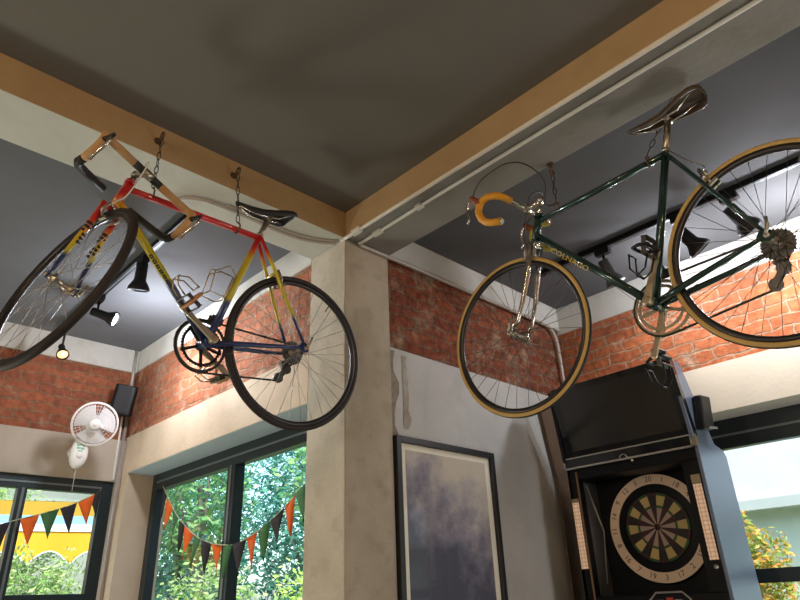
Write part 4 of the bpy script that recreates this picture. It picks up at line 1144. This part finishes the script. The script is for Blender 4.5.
# bar under the screen: black with silver outline, bulging a little at its middle
zt, zb_ = 2.156, 2.094; bx = 1.43
mb = MB().box(D(bx, -.925, zb_ + .004), D(1.452, -.200, zt - .004))
barm = mb.build('marquee_bar', M['black_gloss'], dm, .003)
so_ = MB()
for za, zb2 in ((zt - .006, zt), (zb_, zb_ + .009)):
    so_.box(D(bx - .006, -.928, za), D(bx + .006, -.197, zb2))
for ya in (-.928, -.204):
    so_.box(D(bx - .006, ya, zb_), D(bx + .006, ya + .007, zt))
so_.tube([D(bx - .006, -.585, zb_ + .004), D(bx - .007, -.575, zb_ + .022), D(bx - .007, -.560, zb_ + .030), D(bx - .007, -.545, zb_ + .022), D(bx - .006, -.535, zb_ + .004)], .0032, 6)
so_.build('silver_outline', M['silver'], barm)
MB().lathe(D(bx - .004, -.605, zb_ - .010), (-1, 0, 0), [(0, .007), (.006, .006), (.008, 0)], 12).build('indicator', M['conduit_white'], barm)
MB().box(D(bx - .005, -.948, zb_ + .004), D(bx + .02, -.928, zt - .002)).build('bracket_end', M['alloy_tan'], barm)
# board
BC = D(1.640, -.571, 1.768); NX = V((-1, 0, 0)); UP = V((0, 0, 1))
bd = MB().lathe(BC + V((.015, 0, 0)), NX, [(0, .275), (.010, .275), (.012, .268), (.012, 0)], 64).build('dartboard', M['cab_black'], dm)
MB().ring(BC, NX, .2185, .268, .006, 72, up=UP).build('number_ring', M['ivory'], bd)
nums = [20, 1, 18, 4, 13, 6, 10, 15, 2, 17, 3, 19, 7, 16, 8, 11, 14, 9, 12, 5]
E2 = NX.cross(UP)   # to the viewer's left or right
E2 = V((0, -1, 0))
for i, q in enumerate(nums):
    a = 2 * PI * i / 20
    dd = UP * math.cos(a) + E2 * math.sin(a)
    vs, fs = text_mesh(str(q), .040)
    tx = E2 * math.cos(a) - UP * math.sin(a)
    if dd.z < -.2: tx, ty = -tx, -dd
    else: ty = dd
    MB().add([BC + dd * .243 + tx * p.x + ty * p.y + NX * .0072 for p in vs], fs).build('number', M['print_dark'], bd)
keys = ['seg_cream', 'seg_pink', 'seg_dark', 'seg_black', 'seg_green']
sg = MB().lathe(BC - NX * .001, NX, [(0, .176), (.002, .176), (.002, 0)], 48, mi=3)
for i in range(20):
    a0 = 2 * PI * (i - .5) / 20; a1 = 2 * PI * (i + .5) / 20
    lite = i % 2 == 1
    def wedge(r0, r1, key, th=.004):
        pts = [BC + (UP * math.cos(a0 + (a1 - a0) * j / 4) + E2 * math.sin(a0 + (a1 - a0) * j / 4)) * r1 for j in range(5)]
        pts += [BC + (UP * math.cos(a1 - (a1 - a0) * j / 4) + E2 * math.sin(a1 - (a1 - a0) * j / 4)) * r0 for j in range(5)]
        sg.prism(pts, NX * th, keys.index(key))
    wedge(.016, .096, 'seg_pink' if lite else 'seg_dark')
    wedge(.096, .109, 'seg_green' if lite else 'seg_dark', .005)
    wedge(.109, .159, 'seg_cream' if lite else 'seg_black')
    wedge(.159, .172, 'seg_green' if lite else 'seg_dark', .005)
sg.build('segment_face', [M[k] for k in keys], bd)
MB().lathe(BC, NX, [(0, .016), (.006, .016), (.007, 0)], 24).build('bull', M['seg_dark'], bd)
# lit scales on the front posts
MB().box(D(1.4455, -.918, 1.585), D(1.4495, -.878, 1.925)).build('led_strip', M['led'], dm)
MB().box(D(1.4445, -.920, 1.928), D(1.4495, -.876, 1.968)).build('strip_head', M['alloy_tan'], dm)
MB().box(D(1.4455, -.242, 1.585), D(1.4495, -.203, 1.92)).build('led_strip', M['led'], dm)
MB().box(D(1.4445, -.244, 1.922), D(1.4495, -.201, 1.94)).build('strip_head', M['alloy_tan'], dm)
MB().lathe(D(1.4495, -.898, 1.555), (-1, 0, 0), [(0, .010), (.006, .010), (.007, 0)], 14).build('button', M['silver'], dm)
# plaque below the board: eight-sided outline with a small emblem
oc = [D(1.448, y, z) for y, z in ((-.550, 1.425), (-.585, 1.458), (-.715, 1.458), (-.750, 1.425), (-.750, 1.36), (-.715, 1.33), (-.585, 1.33), (-.550, 1.36))]
pq = MB().tube(oc, .0045, 6, closed=True).build('plaque', M['silver'], dm)
em = MB()
for y, z, w_, h_, mi in ((-.60, 1.41, .018, .016, 0), (-.65, 1.414, .016, .022, 1), (-.69, 1.41, .018, .016, 0), (-.65, 1.37, .05, .010, 0)):
    em.obox(D(1.447, y, z), (.001, 0, 0), (0, w_, 0), (0, 0, h_), mi)
em.build('emblem', [M['silver'], M['logo_red']], pq)
# small black box on the machine's side
bx2 = empty('black_speaker_box', (1.552, -.962, 2.275), 'small black box fixed to the right side of the dart machine', 'speaker')
MB().prism([V((-.085, .018, -.10)), V((.04, .018, -.085)), V((.085, .018, .095)), V((-.040, .018, .085))], (0, -.048, 0)).build('case', M['black'], bx2, .010)
MB().obox((-.0, -.038, -.083), (.052, 0, .006), (0, .0015, 0), (0, 0, .006)).build('badge', M['silver'], bx2)

# flat dark brown panel with a slanted edge, in the corner behind the machine
wbd = MB().prism([(1.545, -.004, 2.50), (1.625, -.004, 2.10), (1.622, -.004, 0.0), (1.86, -.004, 0.0), (1.86, -.004, 2.56), (1.60, -.004, 2.56)], (0, -.014, 0)).build('brown_panel', M['panel_brown'], None, .002)
tag(wbd, 'brown panel in the corner behind the dart machine', 'board')

# ================================================================== BUNTING
def bunting(label, line, flags, size, nrm, axis, hang=V((0, 0, -1))):
    o = empty('bunting', line[0], label, 'bunting', 'pennant strings at the windows')
    o0 = V(line[0])
    pts = smooth([V(p) - o0 for p in line], 6)
    MB().tube(pts, .0028, 6).build('string', M['string'], o)
    # arc length
    acc = [0]
    for i in range(1, len(pts)): acc.append(acc[-1] + (pts[i] - pts[i - 1]).length)
    def P(s_):
        s_ = max(0, min(acc[-1], s_))
        for i in range(1, len(acc)):
            if acc[i] >= s_: return pts[i - 1].lerp(pts[i], (s_ - acc[i - 1]) / max(1e-9, acc[i] - acc[i - 1]))
        return pts[-1]
    for f_, key in flags:
        s0 = acc[-1] * f_
        a = P(s0 - size[0] / 2); b_ = P(s0 + size[0] / 2)
        m_ = (a + b_) / 2
        tip = m_ + (hang - (b_ - a).normalized() * (b_ - a).normalized().dot(hang) * .35).normalized() * size[1] + nrm * random.uniform(-.02, .02)
        vs = []
        n = 5
        for i in range(n + 1):
            t = i / n
            for j in (0, .5, 1):
                q = a.lerp(b_, j).lerp(tip, t) + nrm * (.006 * math.sin(3 * t + j * 3 + s0 * 20))
                vs.append(q)
        mb = MB().add(vs, [(i * 3 + j, i * 3 + j + 1, (i + 1) * 3 + j + 1, (i + 1) * 3 + j) for i in range(n) for j in (0, 1)], 0, True)
        fl_ = mb.build('pennant', M[key], o)
        sl = fl_.modifiers.new('cloth', 'SOLIDIFY'); sl.thickness = .0015
    return o
B1 = [at(x, y, 'y', 2.47) for x, y in ((-30, 531), (0, 525), (12, 521), (40, 514), (68, 506), (95, 494), (101, 490))]
bunting('string of felt pennants across the back window with the yellow awning behind', B1, [(.20, 'flag_dark'), (.415, 'flag_orange'), (.565, 'flag_green'), (.715, 'flag_dark'), (.865, 'flag_orange'), (.965, 'flag_dark')], (.112, .17), V((0, 1, 0)), 'x')
B2 = [at(x, y, 'x', .125) for x, y in ((163, 486), (170, 502), (181, 521), (202, 540), (229, 545), (247, 538), (268, 523), (292, 499), (307, 481))]
cols = ['flag_dark', 'flag_orange', 'flag_green']
bunting('string of felt pennants sagging across the tall window left of the column', B2, [(.035 + .945 * i / 14, cols[i % 3]) for i in range(15)], (.118, .17), V((1, 0, 0)), 'y')

# ================================================================== OUTSIDE
struct(MB().box((-16, 2.75, -.25), (26, 26, -.12)).box((2.3, -16, -.25), (26, 2.75, -.12)), 'ground', M['ground'])
def leaves(n, cen, rad, size, seed, flat=0.0, shell=.55):
    rnd = random.Random(seed); vs = []; fs = []
    for i in range(n):
        while True:
            p = V((rnd.uniform(-1, 1), rnd.uniform(-1, 1), rnd.uniform(-1, 1)))
            if shell < p.length <= 1 or (p.length <= shell and rnd.random() < .25): break
        lump = 1 + .18 * math.sin(5 * p.x + seed) * math.cos(6 * p.z + seed * 2) + .12 * math.sin(11 * p.y + seed)
        c_ = V(cen) + V((p.x * rad[0], p.y * rad[1], p.z * rad[2])) * lump
        a = V((rnd.gauss(0, 1), rnd.gauss(0, 1), rnd.gauss(0, 1))).normalized(); b_ = a.orthogonal().normalized()
        s_ = size * rnd.uniform(.6, 1.4)
        o = len(vs)
        vs += [c_ - a * s_, c_ + b_ * s_ * .45, c_ + a * s_, c_ - b_ * s_ * .45]; fs.append((o, o + 1, o + 2, o + 3))
    mb = MB(); mb.add(vs, fs); return mb
def tree(name, label, base, h, rad, mat, n, size, seed, cat='tree', trunk=.10, lean=(0, 0), group=None, tmat=None):
    o = empty(name, base, label, cat, group)
    c_ = V((lean[0], lean[1], h))
    leaves(n, c_, rad, size, seed).build('foliage', mat, o)
    if trunk:
        t = MB().tube([(0, 0, -.15), (lean[0] * .3, lean[1] * .3, h * .45), (lean[0], lean[1], h * 1.02)], [trunk, trunk * .8, trunk * .4], 9)
        for k in range(4):
            a = k * 1.7 + seed
            t.tube([(lean[0] * .5, lean[1] * .5, h * .6), (lean[0] + math.cos(a) * rad[0] * .5, lean[1] + math.sin(a) * rad[1] * .5, h + rad[2] * .3 * (k - 1.5))], [trunk * .4, trunk * .12], 6)
        t.build('trunk', tmat or M['bark'], o)
    return o
G = 'trees outside the tall window'
# beyond window 2, seen along +x +y
tree('tree', 'leaning grey-trunked green tree behind the pennants of the left pane', (2.0, 4.9, 0), 2.75, (.60, .60, .95), M['leaf_mid'], 3000, 0.046, 12, trunk=.085, lean=(-.12, .1), group=G)
tree('tree', 'dense teal tree behind the left pane of the tall window', (2.75, 7.0, 0), 2.75, (.9, 1.0, 1.75), M['leaf_dark'], 4800, 0.056, 11, group=G)
tree('tree', 'dense teal tree behind the middle bar of the tall window', (3.75, 5.3, 0), 2.7, (.80, .70, 1.5), M['leaf_dark'], 4600, 0.050, 13, group=G)
tree('tree', 'green tree with a pale trunk behind the right pane of the tall window', (2.75, 3.3, 0), 2.75, (.72, .72, .95), M['leaf_mid'], 3200, 0.043, 14, trunk=.07, group=G)
tree('tree', 'dark tree farthest right behind the tall window', (4.6, 4.2, 0), 2.6, (.72, .9, 1.7), M['leaf_dark'], 4600, 0.056, 15, group=G)
tree('tree', 'broad dark tree at the back right beyond the tall window', (5.4, 7.2, 0), 3.0, (1.45, 1.5, 2.4), M['leaf_dark'], 6000, 0.073, 17, group=G)
tree('tree', 'tall dark tree at the far back beyond the left pane', (4.3, 10.2, 0), 3.2, (1.6, 1.2, 2.6), M['leaf_dark'], 6000, 0.079, 16, group=G)
tree('tree', 'far blue-green tree at the back behind the right pane', (8.4, 9.0, 0), 3.4, (1.7, 1.7, 2.8), M['leaf_dark'], 5600, 0.086, 18, group=G)
tree('bush', 'bright yellow-green bush low in the right pane of the tall window', (1.95, 2.85, -.12), 1.25, (.48, .48, .72), M['leaf_bright'], 3000, 0.030, 21, cat='bush', trunk=.03)
tree('bush', 'light green bush low in the left pane of the tall window', (1.62, 4.05, -.12), 1.35, (.48, .48, .75), M['leaf_hedge'], 3200, 0.033, 22, cat='bush', trunk=.03)
# beyond window 1
tree('bush', 'round green bush under the awning at the left of the back window', (-.62, 4.75, -.12), 1.22, (.30, .25, .86), M['leaf_hedge'], 3600, .030, 23, cat='bush', trunk=.03)
tree('bush', 'pointed green bush under the awning nearest the bar of the back window', (.06, 4.70, -.12), 1.22, (.29, .25, .84), M['leaf_hedge'], 3800, .030, 24, cat='bush', trunk=.03)
tree('bush', 'pointed green bush under the awning at the right of the back window', (.48, 4.95, -.12), 1.22, (.27, .25, .87), M['leaf_hedge'], 3800, .030, 25, cat='bush', trunk=.03)
tree('bush', 'dark green bush under the awning farthest right in the back window', (.92, 5.0, -.12), 1.15, (.22, .25, .84), M['leaf_mid'], 3200, .030, 26, cat='bush', trunk=.03)
aw = empty('awning', (.62, 6.0, 0), 'yellow awning with a scalloped edge and a white and blue stripe outside the back window', 'awning')
aw.rotation_euler.z = math.radians(-17)
ax0, ax1 = -4.0, 1.02
MB().add([(ax0, 0, 2.655), (ax1, 0, 2.655), (ax1, .5, 2.70), (ax0, .5, 2.70)], [(0, 1, 2, 3)]).build('canopy', M['awning_gold'], aw)
MB().box((ax0, -.005, 2.49), (ax1, .005, 2.65)).build('upper_cloth', M['awning_gold'], aw)
MB().box((ax0, -.03, 2.405), (ax1, .01, 2.495)).build('blue_stripe', M['awning_blue'], aw)
MB().box((ax0, -.032, 2.325), (ax1, .01, 2.405)).build('white_stripe', M['awning_white'], aw)
vb = MB(); n = 120; edge = []
f_ = lambda x: 1.955 + .16 * abs(math.sin(PI * (x + .17) / .42)) ** .8
for i in range(n):
    xa = ax0 + (ax1 - ax0) * i / n; xb_ = ax0 + (ax1 - ax0) * (i + 1) / n
    vb.add([(xa, -.02 + .01 * math.sin(xa * 9), f_(xa)), (xb_, -.02 + .01 * math.sin(xb_ * 9), f_(xb_)), (xb_, -.02, 2.325), (xa, -.02, 2.325)], [(0, 1, 2, 3)], 0, True)
    edge.append((xa, -.022 + .01 * math.sin(xa * 9), f_(xa)))
vl = vb.build('scalloped_valance', M['awning'], aw)
MB().tube(edge, .010, 5).build('trim', M['awning_white'], vl)
for x_ in (ax0 + .2, ax1 - .05):
    MB().tube([(x_, .05, -.12), (x_, .05, 2.45)], .03, 10).build('post', M['silver'], aw)
tree('hedge', 'tall leafy green hedge behind and above the awning outside the back window', (.25, 7.4, 0), 2.32, (1.15, .35, .80), M['leaf_hedge'], 7000, 0.033, 31, cat='hedge', trunk=.05)
hs = empty('house', (-3.0, 8.6, 0), 'pale grey house wall far behind the awning', 'house')
MB().box((-6, 0, -.12), (6, .3, 6.0)).build('facade', M['facade_grey'], hs)
MB().box((-6, -.3, 3.62), (6, 0, 3.72)).build('ledge', M['facade_band'], hs)
# beyond window 3
h2 = empty('building', (6.4, -1.6, 0), 'white building with a grey ledge outside the right window', 'building')
MB().box((0, -6, 2.38), (.4, 4.0, 6)).build('upper_wall', M['facade_white'], h2)
MB().box((-.12, -6, 2.27), (.4, 4.0, 2.38)).build('ledge', M['facade_band'], h2)
MB().box((.15, -6, -.12), (.45, 4.0, 2.27)).build('lower_wall', M['facade_low'], h2)
tree('bush', 'bush with orange and yellow leaves beside the dart machine window', (4.0, -.14, -.12), 1.62, (.30, .30, .50), M['leaf_autumn'], 4200, 0.026, 41, cat='bush', trunk=.03)
tree('bush', 'low green bush under the window rail at the right', (3.4, -.75, -.12), .98, (.5, .55, .52), M['leaf_hedge'], 3600, 0.030, 42, cat='bush', trunk=.03)

# ================================================================== LIGHT
w = bpy.data.worlds.new('world'); SC.world = w; w.use_nodes = True
nt = w.node_tree; bg = nt.nodes['Background']
sky = nt.nodes.new('ShaderNodeTexSky'); sky.sky_type = 'NISHITA'; sky.sun_disc = False
sky.sun_elevation = math.radians(48); sky.sun_rotation = math.radians(200); sky.air_density = 1.0; sky.dust_density = 3.0
L(nt, sky.outputs[0], bg.inputs[0]); bg.inputs[1].default_value = 0.62
def lamp(name, kind, loc, energy, col, size=.2, rot=None):
    l = bpy.data.lights.new(name, kind); l.energy = energy; l.color = col
    if kind == 'POINT': l.shadow_soft_size = size
    if kind == 'AREA': l.size = size
    o = bpy.data.objects.new(name, l); COL.objects.link(o); o.location = loc
    if rot is not None: o.rotation_euler = V(rot).to_track_quat('-Z', 'Y').to_euler()
    return o
sun = bpy.data.lights.new('sun', 'SUN'); sun.energy = 5.5; sun.angle = math.radians(3); sun.color = (1, .96, .88)
so2 = bpy.data.objects.new('sun', sun); COL.objects.link(so2); so2.rotation_euler = V((.35, .55, -1.0)).to_track_quat('-Z', 'Y').to_euler()
lamp('bulb_warm_a', 'POINT', (-3.2, -2.2, 3.16), 42, (1.0, .66, .34), .08)
lamp('bulb_warm_b', 'POINT', (-1.6, -4.0, 3.16), 42, (1.0, .66, .34), .08)
lamp('fill_room', 'POINT', (-5.2, -1.2, 2.6), 120, (1.0, .86, .68), .25)  # unseen fill lamp added to light the column's left face
lamp('fill_left_bay', 'POINT', (-2.5, 2.15, .75), 100, (.92, 1.0, .90), .25)  # unseen fill lamp added for the left bay's beam underside and brick
lamp('fill_right_bay', 'POINT', (.9, -5.2, 1.7), 10, (.98, .98, 1.0), .25)  # weak fill lamp added out of view for the right bay
lamp('fill_picture_bay', 'POINT', (1.15, -2.7, .95), 44, (.98, .97, 1.0), .3)  # unseen fill lamp added to brighten the center wall
lamp('fill_spill_left', 'POINT', (-.32, 1.50, 2.93), 30, (.82, .88, 1.0), .06)  # added lamp without a fixture, makes the left ceiling glow
lamp('fill_spill_right_a', 'POINT', (1.66, -1.0, 3.06), 13, (.86, .90, 1.0), .06)  # added lamp without a fixture, brightens the right ceiling
lamp('fill_spill_right_b', 'POINT', (1.64, -1.62, 3.04), 26, (.86, .90, 1.0), .06)  # second added lamp without a fixture for the right ceiling glow

# view
SC.view_settings.view_transform = 'Standard'
SC.view_settings.look = 'None'
SC.view_settings.exposure = 0.0
SC.cycles.use_denoising = True
SC.cycles.max_bounces = 8
SC.cycles.transparent_max_bounces = 16
SC.cycles.sample_clamp_indirect = 4.0
